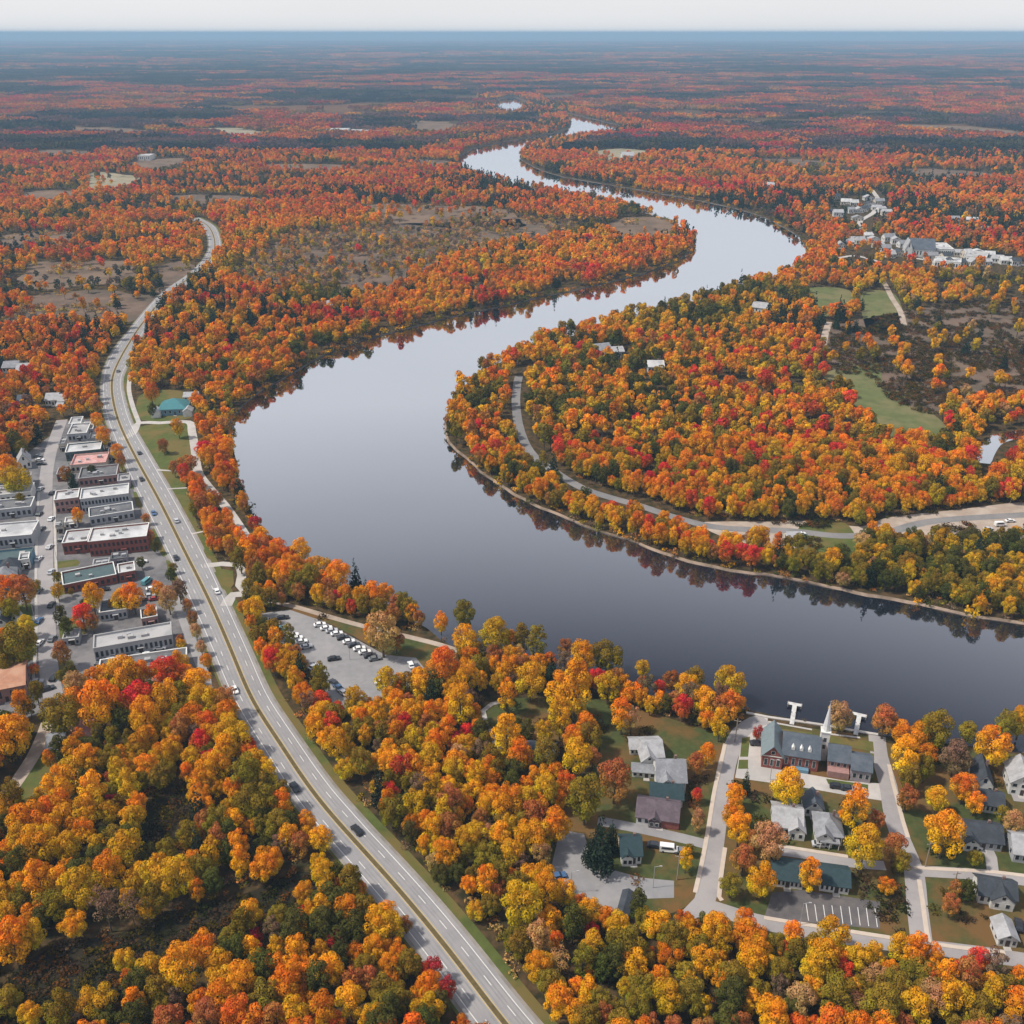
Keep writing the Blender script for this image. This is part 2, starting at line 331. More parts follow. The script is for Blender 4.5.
for r in np.geomspace(1700, 62000, 60):
    n = 64
    for i in range(n):
        a = -0.85+1.7*i/(n-1) ; gx.append((r*math.sin(a), r*math.cos(a)))
for r in (300, 3000, 12000, 62000):
    for a in np.linspace(0.9, 2*math.pi-0.9, 20): gx.append((r*math.sin(a), r*math.cos(a)))
gx = np.array(gx)
keep = ~inside(RIVER, gx[:,0], gx[:,1]) & (river_dist(gx[:,0], gx[:,1]) > 60)
pts += [tuple(map(float, q)) for q in gx[keep]]
res = delaunay_2d_cdt([Vector(p) for p in pts], [], [list(range(nr))], 0, 1e-4)
V2 = np.array([(v.x, v.y) for v in res[0]]); F2 = [tuple(f) for f in res[2]]
cen = np.array([V2[list(f)].mean(0) for f in F2]); wet = inside(RIVER, cen[:,0], cen[:,1])
hz = terrain(V2[:,0], V2[:,1]); onr = river_dist(V2[:,0], V2[:,1]) < 1.0; hz[onr] = 0
gm = bpy.data.meshes.new('ground'); gm.from_pydata([(float(a), float(b), float(h)) for (a, b), h in zip(V2, hz)], [], [f for f, w in zip(F2, wet) if not w]); gm.update()
# ground colour: forest floor near, mottled woods and fields where single trees no longer show
GM = bpy.data.materials.new('ground_earth'); GM.use_nodes = True; t = GM.node_tree; b = t.nodes['Principled BSDF']; b.inputs['Roughness'].default_value = 1; b.inputs['Specular IOR Level'].default_value = 0.0
tcn = N(t, 'ShaderNodeTexCoord'); mp = N(t, 'ShaderNodeMapping'); mp.inputs['Scale'].default_value = (0.5, 1, 1); t.links.new(tcn.outputs['Object'], mp.inputs[0])
n1 = N(t, 'ShaderNodeTexNoise'); n1.inputs['Scale'].default_value = 0.0022; n1.inputs['Detail'].default_value = 8; n1.inputs['Roughness'].default_value = .62; t.links.new(mp.outputs[0], n1.inputs['Vector'])
cr = N(t, 'ShaderNodeValToRGB'); cr.color_ramp.elements[0].position = .3; cr.color_ramp.elements[0].color = (.03, .045, .035, 1); cr.color_ramp.elements[1].position = .75; cr.color_ramp.elements[1].color = (.2, .105, .055, 1)
e = cr.color_ramp.elements.new(.47); e.color = (.085, .062, .04, 1); e = cr.color_ramp.elements.new(.58); e.color = (.15, .07, .035, 1)
t.links.new(n1.outputs['Fac'], cr.inputs[0])
n2 = N(t, 'ShaderNodeTexNoise'); n2.inputs['Scale'].default_value = 0.3; n2.inputs['Detail'].default_value = 6; t.links.new(tcn.outputs['Object'], n2.inputs['Vector'])
c2 = N(t, 'ShaderNodeValToRGB'); c2.color_ramp.elements[0].position = .35; c2.color_ramp.elements[0].color = (.03, .03, .015, 1); c2.color_ramp.elements[1].position = .7; c2.color_ramp.elements[1].color = (.115, .07, .035, 1)
t.links.new(n2.outputs['Fac'], c2.inputs[0])
ln = N(t, 'ShaderNodeVectorMath', operation='LENGTH'); t.links.new(tcn.outputs['Object'], ln.inputs[0])
mr = N(t, 'ShaderNodeMapRange'); mr.inputs['From Min'].default_value = 1500; mr.inputs['From Max'].default_value = 4000; t.links.new(ln.outputs['Value'], mr.inputs['Value'])
mx = N(t, 'ShaderNodeMix', data_type='RGBA'); t.links.new(mr.outputs[0], mx.inputs['Factor']); t.links.new(c2.outputs[0], mx.inputs['A']); t.links.new(cr.outputs[0], mx.inputs['B']); t.links.new(mx.outputs['Result'], b.inputs['Base Color'])
gm.materials.append(GM); up_faces(gm); struct(link('ground', gm))
wm = bpy.data.meshes.new('river'); wm.from_pydata([(float(a), float(b), -0.6) for a, b in V2], [], [f for f, w in zip(F2, wet) if w]); wm.update(); wm.materials.append(WATER); up_faces(wm); struct(link('river', wm))
# banks slope from the grass edge down under the water
rfar = rb[rb[:,1] > 640]; rnear = rb[rb[:,1] <= 640]
for l in (lb, rfar, rnear):
    mb = MB()
    nn = normals2(l); side = 1 if inside(RIVER, np.array([l[len(l)//2][0]+nn[len(l)//2][0]]), np.array([l[len(l)//2][1]+nn[len(l)//2][1]]))[0] else -1
    wid = ((.35+4.2*np.clip(fbm(l[:,0], l[:,1], 38, 3)-.28, 0, 1)) if l is rnear else (.25+.6*fbm(l[:,0], l[:,1], 30, 3)))[:, None]
    A = l - nn*side*(.5 if l is rnear else .1); B = l + nn*side*wid; o = len(mb.v)
    for a, c, q in zip(A, l, B): mb.v += [(a[0], a[1], .06), (c[0], c[1], .03), (q[0], q[1], -1.0)]
    for i in range(len(l)-1):
        for k in (0, 1): mb.f.append((o+3*i+k, o+3*i+k+1, o+3*i+3+k+1, o+3*i+3+k))
    o = mb.build('river_bank', SAND if l is rnear else BANKD); up_faces(o.data); struct(o)

# ------------------------------------------------------------------ fields, lawns, pavements, roads (every sheet a little above the one below)
FOOT = []
OPEN = []        # (polygon, density kept, kind)
def field(name, px, z, m, keepf=0.0, brush=0.0, raw=False, smooth=True):
    if name in ('meadow', 'green_meadow', 'marsh_ground'):
        cy_ = sum(p_[1] for p_ in px)/len(px); px = [(a, b_+(b_ > cy_)*9.5*FPX/P(*G(a, b_))[2]) for a, b_ in px]
    poly = np.array(px if raw else GV(px))
    if name in ('meadow', 'marsh_ground', 'hollow_ground', 'gravel_yard'):
        poly = spline(poly, 12, True); am = 45 if poly[:,1].mean() > 1500 else (16 if poly[:,1].mean() > 700 else 3.5)
        poly = poly[:, :2] + np.stack([fbm(poly[:,0], poly[:,1], am*2.5, 91)-.5, fbm(poly[:,0], poly[:,1], am*2.5, 95)-.5], 1)*am*2
        if name == 'meadow' and keepf == 0 and poly[:,1].mean() < 1300: keepf = .12; brush = max(brush, .22)
    o = sheet(name, poly, z, m, smooth)
    OPEN.append((spline(poly, 8, True) if smooth else poly, keepf, brush)); return o
field('meadow', [(27,264),(80,261),(131,263),(132,274),(80,276),(24,277)], .05, TANF)
field('meadow', [(0,312),(30,294),(90,291),(150,297),(158,303),(120,312),(60,316),(0,322)], .05, MARSH, 0, .25)
field('meadow', [(152,285),(160,270),(190,262),(200,266),(185,276),(165,292)], .05, MARSH, 0, .3)
field('meadow', [(360,206),(420,205),(500,210),(520,216),(470,219),(390,215)], .05, TANF)
field('marsh_ground', [(235,262),(270,243),(330,230),(440,222),(540,219),(590,228),(560,240),(480,252),(420,266),(390,282),(330,284),(270,282),(240,272)], .05, MARSH, .05, .8)
field('meadow', [(380,240),(420,234),(500,238),(520,242),(470,248),(400,250)], .09, TANF, 0, .06)
field('meadow', [(610,221),(650,217),(680,221),(672,230),(640,234),(608,231)], .05, TANF, 0.03, .1)
field('meadow', [(75,176),(110,174),(135,178),(130,184),(95,186)], .05, PALEF, .06)
field('meadow', [(25,193),(60,191),(85,194),(60,197),(25,197)], .05, TANF)
field('meadow', [(0,236),(50,232),(90,234),(60,238),(0,240)], .05, TANF)
field('meadow', [(410,122),(440,121),(462,125),(445,131),(415,130)], .05, TANF)
field('meadow', [(140,162),(185,159),(190,165),(150,168)], .05, TANF)
field('meadow', [(590,152),(620,150),(648,153),(640,157),(600,156)], .05, PALEF, .06)
field('meadow', [(900,124),(960,125),(1030,129),(1030,133),(960,131),(900,128)], .05, TANF)
for px, m_ in (([(196,128),(240,126),(262,131),(230,135)], PALEF), ([(280,165),(330,163),(352,168),(300,172)], TANF), ([(60,128),(120,126),(140,131),(90,134)], TANF), ([(700,118),(760,117),(790,121),(740,124)], TANF),
              ([(760,160),(800,158),(822,163),(785,168)], MARSH), ([(905,170),(960,168),(985,174),(930,178)], MARSH), ([(180,196),(230,193),(262,198),(215,203)], MARSH), ([(420,160),(450,158),(458,164),(430,168)], MARSH), ([(655,112),(690,110),(712,113),(680,117)], PALEF), ([(300,112),(370,110),(400,114),(340,117)], MARSH), ([(20,150),(70,148),(95,152),(50,156)], MARSH), ([(840,112),(900,110),(940,114),(880,117)], MARSH)):
    fx_, fy_ = np.mean(px, 0); field('meadow', [(fx_+(a-fx_)*1.5, fy_+(b_-fy_)*.4) for a, b_ in px], .05, m_, .03)
field('green_meadow', [(806,289),(848,290),(852,298),(836,303),(815,303)], .05, GREENF)
field('green_meadow', [(862,293),(890,292),(901,305),(902,318),(880,322),(866,316)], .05, GREENF)
field('marsh_ground', [(826,332),(870,318),(940,306),(1040,305),(1040,378),(990,392),(930,398),(890,385),(868,362),(835,360)], .05, MARSH, .13, .7)
field('meadow', [(905,376),(930,366),(990,363),(1000,369),(950,372),(925,384),(915,392)], .09, TANF, 0, .1)
field('green_meadow', [(824,374),(876,363),(884,384),(908,397),(946,410),(934,426),(900,425),(870,412),(846,392)], .07, GREENF)
field('gravel_yard', [(700,526),(760,520),(860,524),(930,512),(1040,503),(1040,536),(960,548),(900,541),(840,545),(790,549),(730,541)], .05, GRAVEL, 0, .12)
field('green_meadow', [(800,526),(845,523),(862,536),(850,545),(805,545)], .08, GRASS, 0, .15)
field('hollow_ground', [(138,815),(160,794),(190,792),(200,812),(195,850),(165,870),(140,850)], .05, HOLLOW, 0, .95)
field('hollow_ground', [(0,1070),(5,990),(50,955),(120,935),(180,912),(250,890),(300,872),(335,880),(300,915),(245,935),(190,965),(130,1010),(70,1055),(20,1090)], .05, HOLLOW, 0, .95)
field('park_lawn', [(136,428),(186,423),(193,450),(196,472),(184,476),(187,490),(196,520),(211,560),(204,563),(188,520),(160,470),(140,440)], .05, GRASS, 0.0, .05)
field('park_lawn', [(139,396),(160,390),(185,392),(196,402),(190,418),(142,420)], .05, GRASS, 0, .04)
field('park_lawn', [(250,597),(300,607),(345,620),(400,634),(452,648),(447,665),(425,672),(395,660),(330,624),(270,606)], .05, LAWN, .0, .05)
field('park_lawn', [(486,706),(520,698),(600,700),(700,728),(724,738),(715,800),(690,905),(560,905),(545,830),(580,790),(600,745),(548,742),(505,745)], .05, LAWN, .0, .04)
field('town_ground', [(-40,470),(18,462),(34,448),(50,436),(58,422),(97,418),(107,428),(128,455),(158,520),(185,588),(205,650),(212,690),(195,676),(100,690),(55,706),(40,715),(-40,730)], .05, TOWNP, smooth=False)
field('neighbourhood_lawn', [(722,735),(760,722),(880,737),(1100,765),(1100,985),(1000,968),(880,950),(760,934),(690,925),(700,850)], .06, LAWN, .0, .12, smooth=False)
for px in ([(152,529),(160,527),(168,545),(170,554),(163,557),(157,548)], [(166,560),(173,562),(181,576),(180,583),(172,583),(168,572)], [(118,464),(123,462),(134,482),(134,490),(127,486)], [(133,492),(138,492),(143,504),(141,509),(136,506)],
           [(53,562),(77,559.5),(80,562),(78,566),(54,569)], [(54,573),(61,572),(61,581),(54,582)], [(54,586),(66,584),(68,594),(56,596)], [(58,620),(76,617),(88,628),(86,634),(60,638)], [(37.2,500),(39.2,500),(38.6,560),(37.4,640),(35.5,690),(33.8,690),(35.6,640),(36.2,560)],
           [(0,606),(32,604),(34,660),(0,664)], [(58,662),(72,660),(80,676),(62,684)], [(203,556),(211,560),(214,556),(206,540)], [(213,573),(223,569),(233,571),(234,584),(228,592),(218,586)]):
    field('verge_grass', px, .075, GRASS, smooth=False)
field('yard_lawn', [(20,790),(40,745),(62,760),(58,800),(30,815)], .06, GRASS)
def lot(name, px, z, m): return field(name, px, z, m, smooth=False)
lot('parking_lot', [(258,614),(290,610),(322,621),(385,655),(416,658),(424,668),(424,682),(380,698),(356,712),(334,704),(314,678),(296,652),(270,636)], .09, LOT)
lot('parking_lot', [(772,893),(800,890),(880,902),(880,929),(830,925),(764,918)], .09, ASPH3)
lot('parking_lot', [(560,830),(584,834),(592,860),(612,870),(642,878),(674,881),(674,898),(642,899),(620,914),(590,908),(556,888),(552,864)], .09, LOT)
lot('church_forecourt', [(745,724),(768,716),(766,742),(764,766),(800,773),(845,781),(884,784),(890,802),(850,796),(800,787),(735,778)], .09, CONC)
# the divided highway: left edge, median, right edge
HW = [(1090,540,562,590),(1024,483,504,535),(990,457,479,511),(943,420,443,472),(890,373,399,425),(850,337,363,390),(803,308,321,349),(768,280,296,318),(740,258,278,299),(700,231,252,273),(650,210,231,250),(600,188,209,227),(550,165,184,203),(500,140,159,176),(460,122,137,153),(425,109,120,133),(400,104,113,125),(380,102.5,112,122),(365,106,117,128),(345,117,128,137),(320,139,145,151),(292,164,170,176),(272,191,198,205),(255,206,212.5,219),(240,209,214.5,220),(226,201,208,214),(218,190,193.5,197)]
hl = spline([G(a, y) for y, a, m_, b_ in HW], 5.0); hm = spline([G(m_, y) for y, a, m_, b_ in HW], 5.0); hr = spline([G(b_, y) for y, a, m_, b_ in HW], 5.0)
def resample(line, k):
    s = np.concatenate([[0], np.cumsum(np.linalg.norm(np.diff(line[:, :2], axis=0), axis=1))])
    q = np.linspace(0, s[-1], k); return np.stack([np.interp(q, s, line[:,0]), np.interp(q, s, line[:,1])], 1)
def smooth(a, n=6):
    for _ in range(n): a[1:-1] = (a[:-2]+2*a[1:-1]+a[2:])/4
    return a
K = 360
hm = smooth(resample(hm, K), 12); nn = normals2(hm)
def side_w(line): return smooth(seg_dist(line, hm[:,0], hm[:,1])[:, None].copy(), 20)
wl = np.clip(side_w(hl), 6.0, 10.5); wr = np.clip(side_w(hr), 6.0, 11.5)
lsgn = 1 if nn[40][0] < 0 else -1
def lane(w): return hm + nn*lsgn*w            # positive to the left of the median
HWL, HWR = lane(wl), lane(-wr)
mb = MB(); ribbon_mb(mb, lane(wl+1.6), lane(-wr-3.4), .045); o = mb.build('highway_verge', GRASS); up_faces(o.data); struct(o)
mb = MB(); ribbon_mb(mb, HWL, HWR, .09); o = mb.build('highway', ASPH); up_faces(o.data); struct(o)
mb = MB(); ribbon_mb(mb, lane(np.full_like(wl, .55)), lane(np.full_like(wl, -.55)), .17, .1); o = mb.build('highway_median', MEDIAN); struct(o)
wm_, ym_ = MB(), MB()
mb = MB()
for s_, w in ((1, wl), (-1, wr)): ribbon_mb(mb, lane(s_*(w+.9)), lane(s_*w*.0+s_*(w-.02)), .07)
o = mb.build('road_shoulder', GRAVEL2); up_faces(o.data); struct(o)
mb = MB()
for s_, w in ((1, wl), (-1, wr)):
    mid = (w-1.0+1.1)/2
    for cen_ in ((1.1+mid)/2, (w-1.0+mid)/2):
        for off in (-.58, .58): ribbon_mb(mb, lane(s_*(cen_+off+.2)), lane(s_*(cen_+off-.2)), .104)
o = mb.build('road_wear', ASPHW); up_faces(o.data); struct(o)
for s, w in ((1, wl), (-1, wr)):
    ribbon_mb(wm_, lane(s*(w-1.0)), lane(s*(w-1.22)), .12)
    ribbon_mb(ym_, lane(np.full_like(w, s*.72)), lane(np.full_like(w, s*.9)), .12)
    mid = (w-1.0+1.1)/2
    a, c = lane(s*(mid+.1)), lane(s*(mid-.1))
    seg = np.linalg.norm(np.diff(hm, axis=0), axis=1).mean(); per = max(2, int(round(10/seg)))
    for i in range(0, K-2, per): ribbon_mb(wm_, a[i:i+2], c[i:i+2], .12)
o = wm_.build('road_markings', LINEW); up_faces(o.data); struct(o)
o = ym_.build('road_markings', LINEY); up_faces(o.data); struct(o)
OPEN.append((np.concatenate([lane(wl+3.0), lane(-wr-3.2)[::-1]]), 0, 0)); FOOT.append(OPEN[-1][0])
# lesser roads
road('street', GV([(54,700),(49,670),(47,632),(45.5,580),(45.5,530),(46,480),(50,455),(56,436),(62,420)]), 6.2, .1, ASPH2)
road('sidewalk', GV([(33,690),(36.3,632),(36,580),(37,530),(39,490)]), 1.1, .2, CONC, thick=.14)
road('sidewalk', GV([(58.5,625),(56.5,580),(55,530),(54.5,490)]), 1.1, .2, CONC, thick=.14)
road('frontage_road', GV([(176,595),(182,615),(190,638),(199,660),(206,680),(208,695)]), 3.4, .1, ASPH)
road('river_road', GV([(121,440),(133,433),(139,423),(160,423),(188,422),(192,432),(195,450),(198,471),(207,485),(225,506),(239,526),(252,546)]), 4.4, .1, CONC)
road('park_path', GV([(139,423),(133,407),(129,390),(130,375)]), 2.6, .11, CONC)
road('park_path', GV([(157,470),(175,471),(197,471)]), 1.6, .11, CONC)
road('park_path', GV([(168,489),(187,488)]), 1.3, .11, CONC)
road('park_path', GV([(192,534),(206,531)]), 1.3, .11, CONC)
road('side_road', GV([(204,566),(222,564),(238,565),(242,575),(240,585),(246,592)]), 3.8, .1, CONC)
road('side_road', GV([(226,606),(233,595),(246,594)]), 4.6, .11, CONC)
road('gravel_path', GV([(246,593),(270,601),(295,607),(340,620),(370,628),(400,635),(440,645),(470,655),(505,664)]), 2.6, .12, GRAVEL)
road('gravel_path', GV([(425,690),(437,684),(446,678)]), 1.6, .12, GRAVEL)
road('park_path', GV([(505,701),(492,704),(483,711),(486,724),(494,741),(500,750)]), 1.7, .12, CONC)
pr_ = road('peninsula_road', GV([(519,376),(517,386),(516,405),(520,430),(531,453),(555,472),(582,488),(608,497),(640,506),(680,519),(722,528),(790,531),(840,536),(885,533),(935,521),(1040,514)]), 5.2, .1, ASPHP, margin=3)
OPEN.append((np.concatenate([pr_[16:70, :2], (pr_[16:70, :2]-[4, 19])[::-1]]), .07, 0))
road('farm_track', GV([(881,278),(886,286),(892,298),(900,311),(904,325)]), 4.5, .12, GRAVEL)
road('farm_track', GV([(822,350),(825,335),(829,322)]), 5, .12, GRAVEL)
road('village_road', GV([(872,190),(878,200),(874,212),(860,222),(866,234),(880,243),(905,256),(950,262),(1000,262),(1050,270)]), 6, .12, CONC, margin=4)
road('village_road', GV([(838,258),(856,256),(880,262)]), 5, .12, CONC, margin=4)
road('country_lane', GV([(0,805),(18,780),(33,757),(42,738),(48,722)]), 4.2, .1, GRAVEL, margin=2)
road('street', GV([(690,918),(704,903),(710,875),(716,830),(722,792),(729,757),(740,733),(755,722),(765,719)]), 5.3, .1, ASPH2)
road('street', GV([(704,905),(735,915),(768,924),(843,937),(893,944),(938,949),(980,954),(1060,966)]), 4.6, .11, ASPH2)
road('street', GV([(877,736),(879,755),(888,785),(894,820),(904,846),(914,872),(917,905),(922,946)]), 5.2, .12, ASPH2)
road('street', GV([(914,871),(950,873),(990,876),(1060,886)]), 3.9, .13, ASPH2)
road('lane_drive', GV([(772,850),(800,854),(850,863),(885,866)]), 3.3, .12, ASPH2)
road('driveway', GV([(598,821),(640,829),(680,838),(712,846)]), 3.6, .12, LOT)
road('driveway', GV([(993,874),(991,857),(985,844)]), 3.0, .14, ASPH2)
road('driveway', GV([(1012,797),(1040,800)]), 3.6, .12, ASPH2)
for k in ([(695,893),(702,862),(708,830),(714,793),(722,758),(725,744)], [(722,901),(719,897),(721,876),(725,848)],
          [(764,918),(800,924),(845,931),(890,938)], [(896,795),(903,822),(908,838)], [(913,868),(950,870),(990,872),(1040,878)],
          [(919,880),(923,905),(931,944),(960,948),(1005,953)], [(889,765),(892,780),(896,795)], [(778,846),(810,851),(848,857)]):
    road('sidewalk', GV(k), 1.15, .21, WALK, thick=.13)
mb = MB()
for i in range(9):
    x = 806 + i*8.6; a, b_ = G(x, 904+i*.6), G(x+2.5, 921+i*.8)
    d = Vector((b_[0]-a[0], b_[1]-a[1])).normalized(); p_ = np.array((-d.y, d.x))*.09
    ribbon_mb(mb, [np.array(a)+p_, np.array(b_)+p_], [np.array(a)-p_, np.array(b_)-p_], .13)
o = mb.build('road_markings', LINEW); up_faces(o.data); struct(o)
pond = sheet('pond', GV([(976,452),(982,440),(1000,433),(1040,428),(1040,434),(1006,442),(996,452),(990,464),(980,463)]), .08, WATER)
OPEN.append((np.array(GV([(970,455),(978,436),(1000,430),(1040,425),(1040,450),(1016,462),(1000,486),(976,486)])), 0, 0))
# seawall by the church
mb = MB(); c = spline(GV([(746,713),(768,717.5),(817,724.5),(862,732.5),(878,735)]), 4); nn_ = normals2(c)
ribbon_mb(mb, c[:, :2]+nn_*.5, c[:, :2]-nn_*.5, .35, 1.6); o = mb.build('seawall', CONC)
tag(o, 'low pale concrete seawall along the water behind the church', 'wall')

# ------------------------------------------------------------------ buildings
WINDOW_MESH = {}
def win_mesh(w, h):
    k = (round(w,2), round(h,2))
    if k not in WINDOW_MESH:
        WINDOW_MESH[k] = (MB().box(-w/2, w/2, -.05, .05, 0, h).mesh('window', GLASS),
                          MB().box(-w/2-.1, w/2+.1, -.03, .03, -.12, -.002).box(-w/2-.1, w/2+.1, -.03, .03, h+.002, h+.12).box(-w/2-.1, -w/2-.002, -.03, .03, -.002, h+.002).box(w/2+.002, w/2+.1, -.03, .03, -.002, h+.002).mesh('frame', WHITE))
    return WINDOW_MESH[k]
def window(parent, x, y, z, w, h, rz=0.0, frame=True):
    a, f = win_mesh(w, h); o = link('window', a, parent, (x, y, z), rz)
    if frame: link('frame', f, o)
    return o
def frame_of(A, B, raw=False):
    a, b = (A, B) if raw else (G(*A), G(*B)); w = math.hypot(b[0]-a[0], b[1]-a[1]); rz = math.atan2(b[1]-a[1], b[0]-a[0])
    return ((a[0]+b[0])/2, (a[1]+b[1])/2), w, rz
def claim(c, w, d, rz, m=1.5):
    ca, sa = math.cos(rz), math.sin(rz); f_ = 1 if c[1] < 520 else 15
    FOOT.append(np.array([(c[0]+x*ca-y*sa, c[1]+x*sa+y*ca) for x, y in ((-w/2-m,-m-f_),(w/2+m,-m-f_),(w/2+m,d+m),(-w/2-m,d+m))]))
def flat_building(name, label, A, B, d, h, wall, roof, floors=2, nwin=8, units=2, cornice=WHITE, group=None, cat='building', shop=False, frame=False, raw=False):
    c, w, rz = frame_of(A, B, raw); t = thing(name, label, cat, (c[0], c[1], 0), rz, group); claim(c, w, d, rz)
    m = MB(); x0, x1 = -w/2, w/2; T = .3
    m.box(x0, x1, 0, T, 0, h).box(x0, x1, d-T, d, 0, h).box(x0, x0+T, T, d-T, 0, h).box(x1-T, x1, T, d-T, 0, h); m.build('wall', wall, t)
    MB().box(x0+T+.003, x1-T-.003, T+.003, d-T-.003, h-.9, h-.55).build('roof', roof, t)
    MB().box(x0-.12, x1+.12, -.12, T-.01, h, h+.25).box(x0-.12, x0+T-.01, T, d-T, h, h+.25).box(x1-T+.01, x1+.12, T, d-T, h, h+.25).box(x0-.12, x1+.12, d-T+.01, d+.12, h, h+.25).build('cornice', cornice, t)
    fh = (h-.9)/floors
    for f in range(floors):
        if shop and f == 0:
            k = max(2, int(w/5))
            for i in range(k):
                x = x0+(i+.5)*w/k
                o = link('shop_window', win_mesh(w/k*.72, fh*.6)[0], t, (x, -.01, .5))
            continue
        for i in range(nwin):
            x = x0+(i+.5)*w/nwin
            window(t, x, -.01, f*fh+fh*.32, min(1.25, w/nwin*.55), fh*.52, 0, frame)
        for s in (-1, 1):
            for i in range(max(2, int(d/3.5))):
                if f: window(t, s*(w/2+.01), (i+.5)*d/max(2, int(d/3.5)), f*fh+fh*.32, 1.1, fh*.5, R(90), False)
    MB().box(-.7+w*.08, .7+w*.08, -.07, .03, 0, 2.3).build('door', DOORM, t)
    MB().box(-1.1+w*.08, 1.1+w*.08, -1.0, -.073, 2.5, 2.62).build('awning', wall if cornice is WHITE else cornice, t)
    for i in range(units):
        ux = x0+w*(.18+.64*random.random()); uy = d*(.3+.45*random.random()); s = .6+.5*random.random()
        MB().box(ux-s, ux+s, uy-s*.8, uy+s*.8, h-.55, h+.35+.3*random.random()).build('rooftop_unit', METAL if i % 2 else GREYR, t)
    return t
def gable_roof(m, x0, x1, y0, y1, z, rh, axis, over=.45, th=.22):
    """roof slab pair as one closed body"""
    if axis == 'x':
        ym = (y0+y1)/2; k = rh/((y1-y0)/2)
        m.prism_x([(y0-over, z-over*k), (ym, z+rh), (y1+over, z-over*k), (y1+over, z-over*k+th), (ym, z+rh+th*1.2), (y0-over, z-over*k+th)], x0-over, x1+over)
    else:
        xm = (x0+x1)/2; k = rh/((x1-x0)/2)
        m.prism_y([(x0-over, z-over*k), (xm, z+rh), (x1+over, z-over*k), (x1+over, z-over*k+th), (xm, z+rh+th*1.2), (x0-over, z-over*k+th)], y0-over, y1+over)
def gable_wall(m, x0, x1, y0, y1, z, rh, axis):
    if axis == 'x': m.prism_x([(y0,0),(y1,0),(y1,z),((y0+y1)/2,z+rh-.02),(y0,z)], x0, x1)
    else: m.prism_y([(x0,0),(x1,0),(x1,z),((x0+x1)/2,z+rh-.02),(x0,z)], y0, y1)
def hip_roof(m, x0, x1, y0, y1, z, rh, over=.5):
    x0-=over; x1+=over; y0-=over; y1+=over; z-=.15; i = min(x1-x0, y1-y0)/2*.98; ym=(y0+y1)/2; xm=(x0+x1)/2
    top = [(x0+i,ym,z+rh),(x1-i,ym,z+rh)] if x1-x0 >= y1-y0 else [(xm,y0+i,z+rh),(xm,y1-i,z+rh)]
    vs = [(x0,y0,z),(x1,y0,z),(x1,y1,z),(x0,y1,z)]+top
    if x1-x0 >= y1-y0: fs = [(0,1,5,4),(1,2,5),(2,3,4,5),(3,0,4),(3,2,1,0)]
    else: fs = [(0,1,4),(1,2,5,4),(2,3,5),(3,0,4,5),(3,2,1,0)]
    m.add(vs, fs)
def house(name, label, A, B, d, h, rh, wall, roof, axis='x', nwin=3, floors=1, wing=None, porch=False, chimney=True, hip=False, group=None, cat='house', door=True, frame=True, raw=False, garage=False):
    c, w, rz = frame_of(A, B, raw); t = thing(name, label, cat, (c[0], c[1], 0), rz, group); claim(c, w, d, rz)
    x0, x1 = -w/2, w/2
    m = MB()
    if hip: m.box(x0, x1, 0, d, 0, h)
    else: gable_wall(m, x0, x1, 0, d, h, rh, axis)
    o = m.build('wall', wall, t); fix_normals(o.data)
    m = MB(); hip_roof(m, x0, x1, 0, d, h, rh) if hip else gable_roof(m, x0, x1, 0, d, h, rh, axis)
    ro = m.build('roof', roof, t); fix_normals(ro.data)
    if chimney and random.random() < .6:
        cx = x0+w*.7; cy = d*.62; MB().box(cx-.33, cx+.33, cy-.3, cy+.3, h+.1, h+rh+.7).build('chimney', CHIM, ro)
    fh = h/floors
    for f in range(floors):
        for i in range(nwin):
            x = x0+(i+.5)*w/nwin
            if door and f == 0 and i == nwin//2: continue
            window(t, x, -.01, f*fh+fh*.33, min(1.1, w/nwin*.5), fh*.46, 0, frame)
        for s in (-1, 1):
            for i in range(2): window(t, s*(w/2+.01), d*(.28+.44*i), f*fh+fh*.33, 1.0, fh*.45, R(90), frame)
    if axis == 'y' and not hip: window(t, 0, -.01, h+rh*.2, .9, rh*.42, 0, frame)
    if door:
        x = x0+(nwin//2+.5)*w/nwin; MB().box(x-.5, x+.5, -.06, .03, 0.15, 2.2).build('door', DOORM, t)
        MB().box(x-.9, x+.9, -1.3, -.063, 0, .15).build('step', CONC, t)
    if porch:
        m = MB(); k = max(2, int(w*.7/2.2)); MB().box(x0+w*.12, x1-w*.12, -2.2, -.075, 2.45, 2.62).build('porch_roof', roof, t)
        for i in range(k+1):
            x = x0+w*.15+i*w*.7/k; MB().box(x-.09, x+.09, -2.05, -1.87, .16, 2.447).build('porch_post', WHITE, t)
    if garage:
        MB().box(x1-3.1, x1-.5, -.06, .03, .05, 2.2).build('garage_door', WHITE if wall is not WHITE else GREYW, t)
    if wing:     # (x centre fraction, width, projection, wall mat, roof mat)
        fx, ww, pr, wmat, rmat = wing; cx = x0+fx*w; wr_ = ww*.42
        m = MB(); gable_wall(m, cx-ww/2, cx+ww/2, -pr, -.004, h-.05, wr_, 'y'); o = m.build('wing_wall', wmat, t); fix_normals(o.data)
        m = MB(); gable_roof(m, cx-ww/2, cx+ww/2, -pr, d*.45, h-.05, wr_, 'y', .35, .2); o = m.build('wing_roof', rmat, t); fix_normals(o.data)
        for s in (-.24, .24): window(t, cx+s*ww, -pr-.01, h*.3, .9, h*.38, 0, frame)
        window(t, cx, -pr-.01, h+wr_*.15, .8, wr_*.4, 0, frame)
    return t

